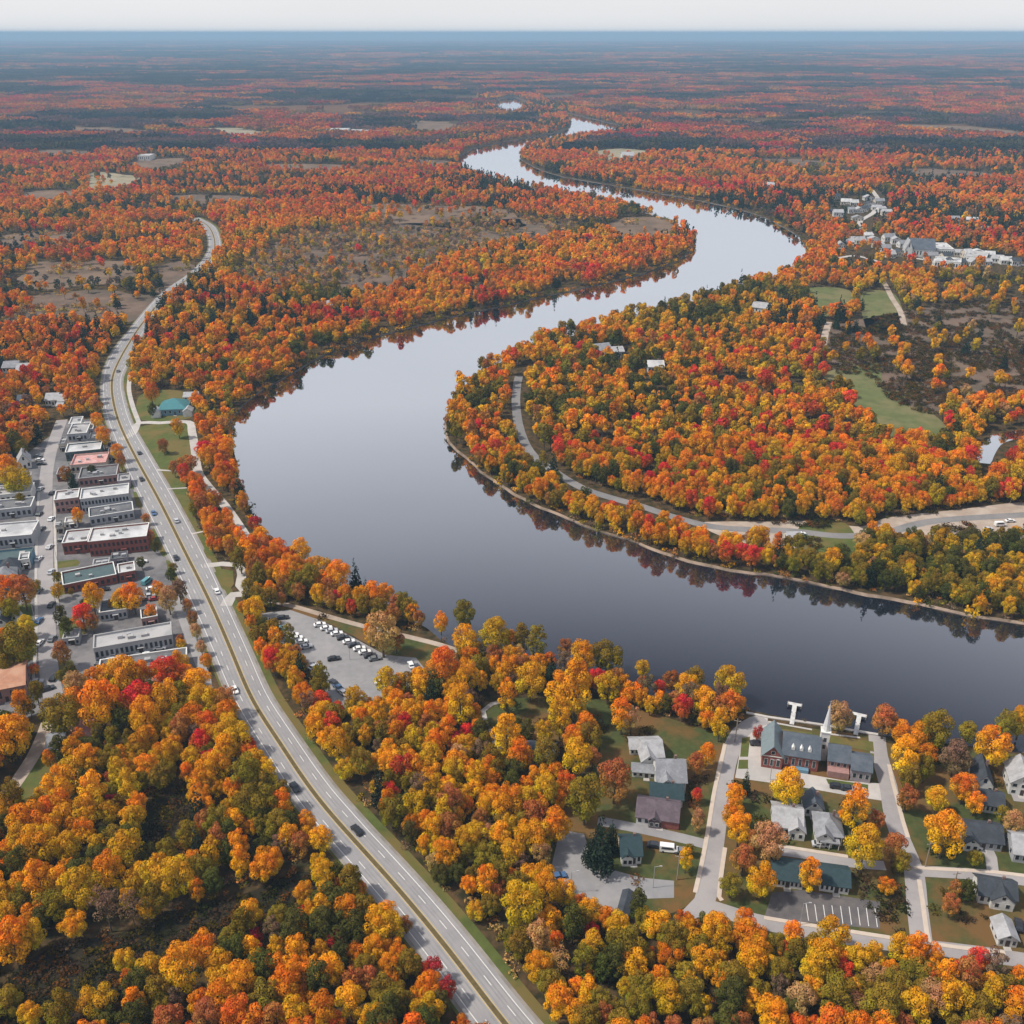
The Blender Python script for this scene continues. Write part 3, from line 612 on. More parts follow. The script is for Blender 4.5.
# the town by the highway
TG = 'brick and block buildings of the town'
fb = flat_building
fb('brick_building', 'long red brick building with a white roof beside the highway, largest in town', (91,557), (149,551), 13, 7.2, BRICK, MEMB, 2, 13, 5, group=TG, shop=False)
fb('brick_building', 'small dark red brick building with white roof joined to the long brick block', (64.5,555), (89.5,552.5), 12, 5.6, BRICK, MEMB, 1, 5, 2, group=TG)
fb('shop_building', 'low shop with dark green flat roof, pale edge and brick front', (65,594), (118,583), 11.5, 4.0, BRICK, GREENR, 1, 9, 2, group=TG)
fb('brick_building', 'short brick annex with white roof at the highway end of the green-roofed shop', (120.5,583), (137,580), 8, 4.5, BRICK, MEMB, 1, 3, 1, group=TG)
fb('long_building', 'long grey roofed building with a dark glazed front above the autumn trees', (96,661), (174,647), 9, 5.2, GREYW, GREYR, 1, 16, 4, group=TG, cornice=GREYR, shop=False)
fb('flat_roof_store', 'low store with white parapet and dark roof half hidden by orange trees', (100,684), (188,671), 8.5, 4.2, PALE, TAR, 1, 10, 3, group=TG)
fb('brick_building', 'two storey faded brick building with white roof on the main street', (57,514), (81,511), 10.5, 7, BRICK2, MEMB, 2, 5, 2, group=TG)
fb('long_building', 'long white roofed block with two rows of dark windows', (83,514), (131,508), 12, 7.5, GREYW, MEMB, 2, 14, 5, group=TG)
fb('flat_roof_store', 'dark roofed store behind the long red brick building', (91,526), (135,519), 10, 4.4, GREYW, TAR, 1, 8, 4, group=TG)
fb('flat_roof_store', 'narrow white roofed store with dark green front', (67,461.5), (102,458), 12, 5, GREENR, MEMB, 1, 8, 1, group=TG)
fb('flat_roof_store', 'faded pink roofed store with pale front', (72,473), (107,470), 14, 4.2, CREAM, PINKR, 1, 8, 3, group=TG, cornice=PINKR)
fb('flat_roof_store', 'grey and pink patched roof store above the long white roofed block', (80,487), (118,483), 14, 4.4, BRICK2, TAR, 1, 8, 5, group=TG, cornice=GREYR)
fb('flat_roof_store', 'small grey store at the top end of the main street', (69,442), (88,440.5), 16, 4.5, GREYW, GREYR, 1, 5, 3, group=TG)
fb('flat_roof_store', 'pale store with white roof below the pines at the top of town', (70,431), (82,430), 11, 4, PALE, MEMB, 1, 4, 1, group=TG)
fb('flat_roof_store', 'lilac grey shed with flat roof near the highway trees', (83,436), (94,435), 12, 3.6, BRICK3, GREYR, 1, 4, 1, group=TG)
fb('flat_roof_store', 'little white kiosk with flat roof beside the dark roofed store', (66,529), (78,527.5), 5, 3.2, PALE, MEMB, 1, 3, 0, group=TG)
fb('flat_roof_store', 'dark box building with white edge between orange trees and long grey roof', (143,628), (159,625), 7, 4, BRICK2, TAR, 1, 4, 1, group=TG)
fb('flat_roof_store', 'slate roofed low building behind the red maple', (101,622), (128,618), 9, 4, GREYW, SLATE, 1, 6, 1, group=TG)
fb('flat_roof_store', 'wide white roofed warehouse at the picture edge west of the main street', (-14,550), (34,546), 14, 5.5, GREYW, MEMB, 1, 10, 2, group=TG)
fb('flat_roof_store', 'dark teal roofed building just below the white warehouse roof', (-14,571), (32,566), 9, 4.2, BLUEW, GREENR, 1, 9, 1, group=TG, cornice=GREENR)
fb('flat_roof_store', 'striped grey roof building above the white warehouse', (-14,521), (33,516), 11, 4.8, GREYW, TAR, 1, 9, 5, group=TG)
fb('flat_roof_store', 'pale grey roofed row with white parapet west of the main street', (-14,506), (33,501), 11, 4.8, PALE, GREYR, 1, 9, 4, group=TG)
fb('flat_roof_store', 'small pale box building on the street corner beside the hip roofs', (21,570), (31,568.5), 6, 4.6, PALE, MEMB, 1, 3, 0, group=TG)
house('brick_house', 'broad building with orange brown roof and blue painted base at the picture edge', (-12,706), (28,698), 15, 5.5, 2.2, BRICK2, ORANGER, 'x', 7, 1, chimney=False, cat='building', frame=False)
house('gable_house', 'white gabled house with steep pale roof on the main street', (19,470), (32,468), 9, 4, 4.2, PALE, SHINW, 'y', 3, 1)
house('gable_house', 'blue grey roofed house beside the white gabled house', (0,472), (14,470), 9, 4, 3, PALE, SHIND, 'x', 3, 1)
house('gable_house', 'long low house with peach trim above the yellow tree', (-8,483), (18,480), 8, 3, 1.8, CREAM, SHINW, 'x', 5, 1)
house('hip_roof_house', 'grey hip roofed house below the dark teal roof', (-4,590), (18,586), 9, 4, 3.6, GREYW, SHING, 'x', 4, 1, hip=True)
house('hip_roof_house', 'charcoal hip roofed house tucked behind the grey hip roof', (2,577), (20,575), 7, 4, 3.0, GREYW, SHIND, 'x', 3, 1, hip=True)
house('gable_house', 'dark roofed house with blue wall above the red orange trees', (4,596), (27,593), 6, 3.5, 2.2, BLUEW, SHIND, 'x', 4, 1)
house('gable_house', 'charcoal roofed house with white gable between street trees', (-4,634), (12,632), 8, 3.5, 3, PALE, SHIND, 'y', 3, 1)
house('gable_house', 'small white house under the olive yellow street tree', (13,628), (20,627), 6, 3, 2.6, WHITE, SHINW, 'y', 2, 1)
house('gable_house', 'grey roofed cottage among gold trees beside the country lane', (48,757), (64,756), 8, 3, 2.6, GREYW, SHING, 'x', 3, 1)
house('gable_house', 'pinkish roofed cottage in the shade of the big orange tree', (72,744), (96,743), 8, 3, 2.4, PALE, PINKR, 'x', 3, 1)
house('gable_house', 'white roofed house at the top of town below dark pines', (46,406), (58,405.5), 11, 3.5, 2.6, WHITE, SHINW, 'x', 4, 1)
house('gable_house', 'pale green roofed house beside the white roofed house at the top of town', (59,407), (69,406.5), 12, 3.5, 2.4, PALE, SHINW, 'x', 3, 1)
house('gable_house', 'low white garage in front of the white roofed houses', (57,410), (63,410), 5, 2.5, 1.2, WHITE, SHINW, 'x', 2, 1, chimney=False, cat='garage')
house('gable_house', 'grey roofed house in the woods beyond the town', (3,373), (18,372.5), 12, 3.5, 2.6, PALE, SHING, 'x', 4, 1)
house('gable_house', 'silver roofed barn in the woods beyond the town', (17,376), (31,375), 14, 3.5, 2.6, GREYW, SHINW, 'x', 4, 1, cat='barn')
house('gable_house', 'blue roofed cottage left of the white roofed house at the top of town', (18,406), (26,405.5), 9, 3, 2.2, GREYW, SLATE, 'x', 3, 1)
for A_, B_, d_, h_, w_, r_, lab in [((90,446),(101,445),9,4,GREYW,TAR,'dark roofed shop beside the highway trees at the top of town'),((60,452),(66,451.5),10,4.5,CREAM,SHING,'cream shop on the street corner at the top of town'),((105,447),(112,446),7,3.5,PALE,GREYR,'little grey roofed shop hard by the highway bend'),((109,462),(118,461),9,3.8,GREYW,TAR,'dark roofed workshop right of the narrow white roofed store'),((119,489),(131,487.5),9,4,BRICK3,GREYR,'lilac grey workshop beside the highway above the long white block'),((58,482),(68,481),8,4,BRICK,GREYR,'small brick shop behind the street pine'),((57,534),(64,533),6,3.4,CREAM,TAR,'tiny cream shop on the street beside the white kiosk'),((94,571),(110,569),5,2.8,GREYW,GREYR,'low grey garage row behind the green roofed shop'),((112,566),(128,564),6,3,BRICK3,TAR,'low lilac garage between the two long brick fronts'),((131,607),(141,605),6,3.2,PALE,MEMB,'small white roofed shed behind the gold and orange pair'),((64,646),(80,644),6,3,GREYW,GREYR,'long low grey shed left of the glazed front'),((3,538),(28,535),5,3,GREYW,TAR,'dark lean-to strip behind the white warehouse'),((-12,492),(14,489),8,4,GREYW,SLATE,'slate roofed block under the yellow tree'),((16,489),(33,486.5),8,4.5,PALE,GREYR,'grey roofed corner block under the yellow tree'),((0,618),(14,616),7,3.4,PALE,SHIND,'dark flat roofed house behind the rust street tree')]:
    fb('small_shop', lab, A_, B_, d_, h_, w_, r_, 1, max(3, int((B_[0]-A_[0])/4)), 2, group=TG, cornice=r_)
# teal roofed lodge in the riverside park
t = house('park_lodge', 'wide lodge with teal metal roof and white end pavilions on the park lawn', (159,416), (187,415), 15, 4.0, 4.2, BLUEW, TEALR, 'x', 6, 1, hip=True, chimney=False, cat='lodge')
for s, lab in ((-1, 0), (1, 1)):
    x = s*9.0; m = MB(); gable_wall(m, x-2.6, x+2.6, -3, 3, 3.2, 1.6, 'y'); o = m.build('pavilion_wall', WHITE, t); fix_normals(o.data)
    m = MB(); gable_roof(m, x-2.6, x+2.6, -3, 3, 3.2, 1.6, 'y', .3, .2); o = m.build('pavilion_roof', SHINW, t); fix_normals(o.data)
house('gable_house', 'pale shed with white roof behind the teal roofed lodge', (184,402), (198,401.5), 9, 3, 1.6, PALE, SHINW, 'x', 3, 1, chimney=False, cat='shed')
# houses of the riverside neighbourhood
NG = None
house('white_house', 'white house with broad pale roof and a low left wing, topmost on the street', (644,766), (663,765), 9.5, 3.2, 2.4, WHITE, SHINW, 'x', 4, 1, wing=(.2, 4.6, 1.6, WHITE, SHINW))
house('garden_shed', 'small white pavilion left of the broad pale roofed house', (630,755), (639,755), 5.5, 2.4, 1.4, WHITE, SHINW, 'x', 2, 1, chimney=False, cat='shed', door=False)
house('low_garage', 'long low garage with white wall between lawn and grey roofed house', (632,777), (655,779), 3.6, 2.3, .9, WHITE, SHING, 'x', 4, 1, chimney=False, cat='garage')
house('grey_house', 'tall grey shingled house with white gables in the row', (657,794), (685,794), 10, 4.5, 4.0, WHITE, SHING, 'x', 5, 2, wing=(.3, 5.0, 1.4, WHITE, SHING))
house('teal_roof_house', 'house with dark teal roof and long white wall in the row', (650,806), (682,808), 6.5, 3.2, 2.4, PALE, TEALD, 'x', 6, 1)
t = house('brown_roof_house', 'house with purple brown roof, white and red brick front facing the driveway', (636,824), (677,830), 8.5, 3.0, 2.8, WHITE, SHINB, 'x', 6, 1, wing=(.44, 3.0, .8, SHINB, SHINB))
MB().box(1.2, 6.1, -.16, -.055, 0, 2.9).build('brick_facing', BRICK, t)
house('small_house', 'small house with dark teal roof and white gabled front beside dark pines', (621,864), (641,864), 7.5, 3.2, 2.6, WHITE, TEALD, 'x', 4, 1, wing=(.3, 2.8, .9, WHITE, TEALD), porch=False)
house('lilac_house', 'house with slate blue roof hidden between gold trees by the park path', (525,765), (553,768), 7.5, 3.4, 2.6, PALE, SLATE, 'x', 4, 1)
house('pale_roof_house', 'white house with pale roof and dark front windows beside the slate roofed house', (772,834), (801,838), 9.5, 3.2, 2.6, WHITE, SHINW, 'x', 5, 1, wing=(.82, 4.2, 1.2, WHITE, SHINW))
house('slate_roof_house', 'white house with slate grey hip roof and columned front porch', (815,843), (841,846), 8.5, 3.5, 3.4, WHITE, SHING, 'x', 5, 1, hip=True, wing=(.3, 4.2, 1.4, WHITE, SHING), porch=True)
house('small_house', 'little white house with blue slate roof on the lawn behind the porch house', (804,816), (822,817.5), 5.5, 3.2, 2.4, WHITE, SLATE, 'y', 3, 1)
house('lodging_row', 'dark roofed lodging row with white doors facing the striped car park, tree at its end', (772,886), (802,890), 7.5, 2.8, 2.0, WHITE, TEALD, 'x', 7, 1, chimney=False, cat='building')
house('lodging_row', 'shorter dark roofed lodging row with white doors near the street corner', (819,891), (848,895), 7, 2.8, 2.0, WHITE, TEALD, 'x', 6, 1, chimney=False, cat='building')
house('white_house', 'white gabled house with dark blue roof behind the orange tree', (973,793), (991,796), 10, 3.6, 3.6, WHITE, SHIND, 'y', 3, 1)
house('white_house', 'low white house with charcoal roof and four dark windows', (980,812), (1002,815), 6.5, 3.0, 2.0, WHITE, SHIND, 'x', 5, 1, door=False)
house('white_house', 'large white house with pale grey roof at the picture edge by the river', (1008,794), (1034,798), 9, 4.6, 3.2, WHITE, SHINW, 'y', 3, 2)
house('dark_roof_house', 'house with near black roof and small white gables at the end of the driveway', (964,848), (1001,852), 8, 3.0, 2.6, GREYW, SHIND, 'x', 5, 1, wing=(.15, 3.6, 1.2, WHITE, SHIND))
house('carport', 'white gabled carport beside the near black roofed house', (985,842), (997,844), 4, 2.4, 1.5, WHITE, SHIND, 'y', 2, 1, chimney=False, cat='garage', door=False)
house('dark_roof_house', 'charcoal roofed house with white double gable front on the corner lawn', (977,903), (1014,909), 6.8, 3.2, 2.4, WHITE, SHIND, 'x', 5, 1, wing=(.62, 5.4, 1.2, WHITE, SHIND))
house('white_house', 'white garage with pale roof in front of the charcoal roofed house', (997,946), (1016,948), 6.0, 2.7, 1.5, WHITE, SHINW, 'y', 3, 1, chimney=False, cat='garage')
house('grey_house', 'grey house at the picture edge across the driveway from the dark roofs', (1012,862), (1042,866), 9, 3.2, 2.6, GREYW, SHINW, 'x', 4, 1)
q0, q1 = np.array(G(621.5, 923)), np.array(G(628, 899)); dq = (q1-q0)/np.linalg.norm(q1-q0); pq = np.array((dq[1], -dq[0]))
house('storage_shed', 'long narrow shed with white side wall and dark roof beside the empty lot', tuple(q0-pq*1.2), tuple(q0+pq*1.2), float(np.linalg.norm(q1-q0)), 2.4, .7, WHITE, SHIND, 'y', 2, 1, chimney=False, cat='shed', door=False, raw=True)
# ------------------------------------------------------------------ the church on the shore
c, w, rz = frame_of((783,767), (815,772)); ch = thing('church', 'brick church with slate roofs and a white steeple on the river shore', 'church', (c[0], c[1], 0), rz); claim((c[0]-3, c[1]), 34, 14, rz)
m = MB(); gable_wall(m, -5.2, 5.2, 0, 11, 5, 3.7, 'x'); o = m.build('nave_wall', BRICK, ch); fix_normals(o.data)
m = MB(); gable_roof(m, -5.2, 5.2, 0, 11, 5, 3.7, 'x'); nave = m.build('nave_roof', SLATE, ch); fix_normals(nave.data)
m = MB(); gable_wall(m, -11.2, -5.25, -1.6, 10.6, 4.8, 3.6, 'y'); o = m.build('front_wall', BRICK, ch); fix_normals(o.data)
m = MB(); gable_roof(m, -11.2, -5.25, -1.6, 10.6, 4.85, 3.6, 'y', .5); o = m.build('front_roof', mat('pale_blue_slate_roof', (.165,.205,.22), .85, .1, .9), ch); fix_normals(o.data)
m = MB().add([(-11.5,-1.75,4.55),(-8.225,-1.75,9.35),(-8.225,-1.75,8.5),(-11.0,-1.75,4.4)], [(0,1,2,3)]).add([(-4.95,-1.75,4.55),(-8.225,-1.75,9.35),(-8.225,-1.75,8.5),(-5.45,-1.75,4.4)], [(3,2,1,0)])
MB().box(-11.15, -5.3, -1.72, -1.605, 4.5, 4.8).build('cornice', WHITE, ch)
for x in (-10, -8.2, -6.4): window(ch, x, -1.62, 1.2, .9, 2.3)
window(ch, -8.2, -1.62, 5.4, 1.0, 1.1)
for x in (-4, -2, 0, 2, 4): window(ch, x, -.01, 1.5, .8, 2.4)
MB().box(-5.1, 5.1, -.14, -.003, 4.5, 4.85).build('cornice', WHITE, ch)
MB().box(-2.6, 2.6, -1.6, -.145, 0, 1.2).build('porch', BLUEW, ch)
for x in (-2.4, 0, 2.4):        # dormers
    m = MB(); gable_wall(m, x-.5, x+.5, 1.2, 3.6, 6.75, .55, 'y'); m2 = m.build('dormer', WHITE, nave); fix_normals(m2.data)
m = MB().box(5.4, 8.0, 5.8, 8.4, 0, 10.5); tw = m.build('tower', WHITE, ch)
MB().box(5.2, 8.2, 5.6, 8.6, 10.5, 10.8).build('tower_ledge', WHITE, tw)
MB().frustum(1.15, .95, 10.8, 12.6, 8, 6.7, 7.1).build('belfry', WHITE, tw)
MB().frustum(1.0, .05, 12.6, 20.5, 8, 6.7, 7.1).build('spire', mat('pale_spire_metal', (.58,.58,.6), .5, .05), tw)
MB().box(6.66, 6.74, 7.06, 7.14, 20.4, 21.6).box(6.35, 7.05, 7.065, 7.135, 21.05, 21.15).build('cross', METAL, tw)
for s, z in ((0, 7.2), (0, 4.6)): window(tw, 6.7, 5.79, z, .9, 1.5)
m = MB(); gable_wall(m, 8.05, 14.2, 1.2, 9.4, 4.2, 2.9, 'x'); o = m.build('hall_wall', BRICK2, ch); fix_normals(o.data)
m = MB(); gable_roof(m, 8.05, 14.2, 1.2, 9.4, 4.2, 2.9, 'x', .35); o = m.build('hall_roof', SLATE, ch); fix_normals(o.data)
m = MB(); gable_wall(m, 14.6, 20.2, -1.4, 7.0, 4.2, 2.3, 'x'); o = m.build('annex_wall', BRICK3, ch); fix_normals(o.data)
m = MB(); gable_roof(m, 14.6, 20.2, -1.4, 7.0, 4.2, 2.3, 'x', .35); o = m.build('annex_roof', SLATE, ch); fix_normals(o.data)
MB().box(8.05, 14.2, -1.3, 1.17, 0, 2.2).build('lean_to', BRICK2, ch)
for x in (9.3, 11.1, 12.9): window(ch, x, 1.19, 2.5, .9, 1.2)
for x in (15.6, 17.4, 19.2): window(ch, x, -1.41, 1.4, .9, 1.6)
for px in ([(765,727),(812,733),(813,740),(768,735)], [(826,735),(873,742),(874,752),(828,744)], [(826,779),(868,785),(868,791),(828,784)],
           [(742,738),(750,737),(748,757),(740,757)], [(739,760),(748,760),(748,769),(738,769)], [(864,752),(874,754),(874,780),(866,778)]):
    field('church_lawn', px, .13, GRASS, smooth=False)
for k in ([(768,722),(812,730)], [(827,734),(860,738)]): road('park_path', GV(k), .8, .16, CONC)
# T-shaped docks in the river
for lab, base, rz_ in (('white T shaped dock in the river left of the church spire', (792.5,719.5), R(2)), ('white T shaped dock in the river beside the tan shore tree', (856.5,730), R(2))):
    x, y = G(*base); t = thing('dock', lab, 'dock', (x, y, 0), -math.atan2(x, y), 'white docks by the church')
    MB().box(-.7, .7, -3.2, 7.2, .36, .5).build('walkway', PLANK, t)
    MB().box(-2.3, 2.3, 7.204, 8.7, .36, .5).build('platform', PLANK, t)
    for px_, py_ in ((-.6, 3), (.6, 3), (-2.1, 8.5), (2.1, 8.5), (-2.1, 7.4), (2.1, 7.4)): MB().frustum(.12, .12, -2.5, .9, 6, px_, py_).build('post', WOODP, t)
# ------------------------------------------------------------------ far village and lone buildings
def far_px(cx, cy): return 820+.1992*cx, 180+.1992*cy
ORD = ['first','second','third','fourth','fifth','sixth','seventh','eighth','ninth','tenth','eleventh','twelfth','thirteenth','fourteenth','fifteenth','sixteenth','seventeenth','eighteenth','nineteenth','twentieth','twenty-first','twenty-second','twenty-third','twenty-fourth','twenty-fifth','twenty-sixth','twenty-seventh','twenty-eighth','twenty-ninth','thirtieth']
OPEN += [(np.array(GV(p_)), .2, 0) for p_ in ([(830,224),(830,206),(848,196),(888,198),(892,218),(872,228)], [(836,268),(838,246),(880,240),(960,250),(1032,262),(1032,280),(940,277)])]
rowA = sorted([(60,175),(92,185),(85,100),(130,128),(172,130),(200,165),(225,158),(245,104),(285,152),(312,165),(335,180),(160,168),(190,206),(300,125),(255,140)])
rowB = sorted([(105,345),(150,332),(172,320),(205,322),(245,298),(270,322),(300,345),(350,310),(382,325),(330,362),(405,385),(445,392),(475,378),(360,392),(420,340)])
rowC = sorted([(560,405),(600,436),(650,432),(700,385),(745,392),(790,384),(850,395),(705,432),(775,432),(840,430),(890,418),(935,425),(985,432),(640,405)])
rowD = sorted([(680,216),(712,230),(760,220),(825,262)])
def far_house(cx, cy, label, big=False):
    px, py = far_px(cx, cy); w = random.uniform(8, 13)*(1.7 if big else 1); x, y = G(px, py); d = random.uniform(7, 10); a = random.uniform(-.25, .25)
    A = (x-w/2*math.cos(a), y-w/2*math.sin(a)); B = (x+w/2*math.cos(a), y+w/2*math.sin(a))
    house('village_house', label, A, B, d, random.uniform(3.6, 5.5), random.uniform(1.8, 3.2), random.choice([WHITE, WHITE, PALE, CREAM]), random.choice([SHINW, MEMB, SHING, SHINW, SHIND]), random.choice('xxy'), 4, 1, chimney=False, group='pale houses of the village across the river', frame=False, raw=True)
for row, ph in ((rowA, 'in the upper cluster of the far village'), (rowB, 'in the riverside half of the far lower village'), (rowC, 'along the far village road towards the picture edge'), (rowD, 'among red trees above the far village')):
    for i, (cx, cy) in enumerate(row): far_house(cx, cy, f'small pale house {ph}, {ORD[i]} from left')
house('village_hall', 'large white hall with blue grey roof, biggest in the far village', (909,257), (934,258), 26, 8, 8, WHITE, SLATE, 'x', 8, 1, chimney=False, cat='hall', frame=False)
house('village_hall', 'steep gabled white church front left of the blue grey hall roof', (904,258), (911,258.3), 18, 9, 8, WHITE, SHINW, 'y', 2, 1, chimney=False, cat='church', frame=False)
fb('white_warehouse', 'long white flat roofed block right of the blue grey hall roof', (936,256), (953,256.5), 34, 7, WHITE, MEMB, 1, 8, 2, cat='building')
fb('white_warehouse', 'wide white roofed shed in front of the far village hall', (934,267), (960,269), 22, 6, WHITE, MEMB, 1, 10, 2, cat='building')
fb('white_warehouse', 'grey roofed shed at the road end of the far village', (963,262), (985,264), 30, 6, WHITE, GREYR, 1, 8, 2, cat='building')
fb('farm_shed', 'long white farm shed far beyond the marsh, first of three', (325,133.5), (348,133.5), 40, 8, WHITE, MEMB, 1, 8, 0, group='far white farm sheds', cat='shed')
fb('farm_shed', 'long white farm shed far beyond the marsh, middle of three', (350,134.5), (368,134.5), 36, 8, WHITE, MEMB, 1, 8, 0, group='far white farm sheds', cat='shed')
fb('farm_shed', 'long white farm shed far beyond the marsh, last of three', (370,135.5), (392,135.5), 30, 8, WHITE, GREYR, 1, 8, 0, group='far white farm sheds', cat='shed')
fb('farm_shed', 'lone pale shed far off between red woods and green fields', (138,160.5), (150,160.5), 30, 8, PALE, MEMB, 1, 6, 0, cat='shed')
fb('farm_shed', 'pale shed in the far orange woods left of the farm sheds', (228,139), (258,139), 40, 7, PALE, MEMB, 1, 6, 0, cat='shed')
house('gable_house', 'white house in the red woods beyond the second river bend', (622,160), (634,160), 26, 7, 5, WHITE, SHINW, 'x', 4, 1, cat='house', frame=False, chimney=False)
house('gable_house', 'white farmhouse in the orange woods above the far river bend', (763,190), (774,190.5), 16, 6, 4, WHITE, SHINW, 'x', 4, 1, frame=False)
house('gable_house', 'white roofed lodge among orange trees near the river mouth of the bend', (751,312), (768,314), 14, 4, 3, PALE, SHINW, 'x', 5, 1, frame=False, cat='lodge')
house('gable_house', 'low house with blue grey roof in the peninsula woods', (594,357), (612,355), 13, 4, 3, PALE, SHING, 'x', 5, 1, frame=False)
house('gable_house', 'silver roofed shed beside the blue grey roof in the peninsula woods', (613,357), (624,356.5), 12, 3.5, 2, GREYW, SHINW, 'x', 4, 1, frame=False, cat='shed')
house('gable_house', 'white roofed house half hidden in the peninsula woods', (648,373), (664,373), 13, 4, 2.5, WHITE, MEMB, 'x', 5, 1, frame=False)
house('gable_house', 'small white cabin in the orange trees above the curved bank', (324,311), (333,310), 12, 4, 2.6, WHITE, SHINW, 'x', 3, 1, frame=False, cat='cabin')
house('site_cabin', 'white site cabin on the gravel yard beside the peninsula road', (787,543), (800,543), 5, 3, 1.2, WHITE, SHINW, 'x', 3, 1, chimney=False, cat='cabin', frame=False)

# ------------------------------------------------------------------ cars and vans
def car_meshes(van=False):
    L, Wd = (5.2, 2.0) if van else (4.5, 1.8)
    if van: prof = [(-2.6,.35),(2.6,.35),(2.6,1.05),(1.9,1.25),(1.25,2.1),(-2.5,2.15),(-2.6,1.9)]
    else: prof = [(-2.25,.32),(2.25,.32),(2.28,.72),(2.1,.86),(1.0,.95),(.35,1.42),(-1.15,1.45),(-1.75,1.0),(-2.2,.92),(-2.28,.7)]
    m = MB(); n = len(prof); vs = []
    for y, s in ((-Wd/2, 1), (Wd/2, 1)):
        for x, z in prof: vs.append((x, y*(0.86 if z > 1.1 else 1), z))
    m.add(vs, [(i,(i+1)%n,n+(i+1)%n,n+i) for i in range(n)]+[tuple(range(n-1,-1,-1)), tuple(range(n,2*n))])
    body = m.mesh('body', CARP); fix_normals(body)
    g = MB()
    if van: wind = [((1.86,1.3),(1.33,2.02))]; rear = None; sidew = [(-2.2,1.0,1.35,1.95)]
    else: wind = [((.98,.98),(.40,1.38)), ((-1.2,1.42),(-1.7,1.04))]; sidew = [(-1.35,.75,1.0,1.36)]
    mw = []
    for (a, b_) in wind:
        dx, dz = b_[0]-a[0], b_[1]-a[1]; L_ = math.hypot(dx, dz); nx, nz = -dz/L_*.03, dx/L_*.03
        if nz < 0: nx, nz = -nx, -nz
        k = Wd/2*.8
        mw.append(MB().add([(a[0]+nx,-k,a[1]+nz),(a[0]+nx,k,a[1]+nz),(b_[0]+nx,k,b_[1]+nz),(b_[0]+nx,-k,b_[1]+nz),(a[0],-k,a[1]),(a[0],k,a[1]),(b_[0],k,b_[1]),(b_[0],-k,b_[1])],
                           [(0,1,2,3),(7,6,5,4),(0,3,7,4),(1,5,6,2),(0,4,5,1),(2,6,7,3)]).mesh('windscreen', GLASS)); fix_normals(mw[-1])
    ms = []
    for x0, x1, z0, z1 in sidew:
        for s in (-1, 1):
            y0, y1 = s*(Wd/2*.95), s*(Wd/2*.88+.02)
            pr = [(x0,y0,z0),(x1+.2,y0,z0),(x1-.3,y1,z1),(x0+.25,y1,z1)]; q = [(x, y+s*.04, z) for x, y, z in pr]
            ms.append(MB().add(pr+q, [(0,1,2,3),(7,6,5,4),(0,4,5,1),(1,5,6,2),(2,6,7,3),(3,7,4,0)]).mesh('side_window', GLASS)); fix_normals(ms[-1])
    wh = MB(); n = 12
    wh.add([(.33*math.cos(2*math.pi*i/n), y, .33*math.sin(2*math.pi*i/n)) for y in (-.12,.12) for i in range(n)], [(i,(i+1)%n,n+(i+1)%n,n+i) for i in range(n)]+[tuple(range(n-1,-1,-1)), tuple(range(n,2*n))])
    wheel = wh.mesh('wheel', RUBBER)
    hl_ = MB().box(-.04,.04,-.18,.18,-.07,.07).mesh('headlight', METAL)
    parts = [('body', body, (0,0,0))]+[('windscreen', q, (0,0,0)) for q in mw]+[('side_window', q, (0,0,0)) for q in ms]
    parts += [('wheel', wheel, (x, y, .33)) for x in (-L/2*.62, L/2*.62) for y in (-Wd/2+.08, Wd/2-.08)]
    parts += [('headlight', hl_, (L/2+.02, y, .62)) for y in (-.62, .62)]
    return parts
CAR, VAN = car_meshes(), car_meshes(True)
COLS = {'white': (.75,.75,.74), 'silver': (.45,.46,.48), 'dark': (.025,.028,.035), 'grey': (.16,.17,.18), 'blue': (.05,.12,.25), 'teal': (.09,.28,.32), 'red': (.35,.03,.03), 'black': (.012,.012,.014)}
def car(px, py, ang, colour, label, name='parked_car', van=False, group=None, z=.1, cat=None):
    x, y = G(px, py); t = thing(name, label, cat or ('van' if van else 'car'), (x, y, z), ang, group)
    for nm, me, loc in (VAN if van else CAR):
        o = link(nm, me, t, loc)
        if nm == 'body': o.color = (*COLS[colour], 1)
    FOOT.append(np.array([(x-3,y-3),(x+3,y-3),(x+3,y+3),(x-3,y+3)]))
    return t
PG = 'cars in the riverside parking lot'
rowdir = math.atan2(G(375,659)[1]-G(320,625)[1], G(375,659)[0]-G(320,625)[0]); perp = rowdir+R(62)
for i, (x, y, cl) in enumerate([(320,626,'white'),(326.5,629.5,'white'),(332,632,'silver'),(337,635,'white'),(343,639,'dark'),(349,643,'white'),(354,646.5,'dark'),(359.5,650,'white'),(365,653.5,'white'),(370,657,'dark'),(375,660,'grey')]):
    car(x, y, perp, cl, f'{cl} parked car in the row along the gravel path, {ORD[i]} from the upper end', group=PG)
for i, (x, y, cl) in enumerate([(293,636.5,'white'),(297,639.5,'white'),(301.5,643,'white'),(306.5,648,'silver')]):
    car(x, y, perp, cl, f'{cl} parked car in the short row facing the highway trees, {ORD[i]} from the upper end', group=PG)
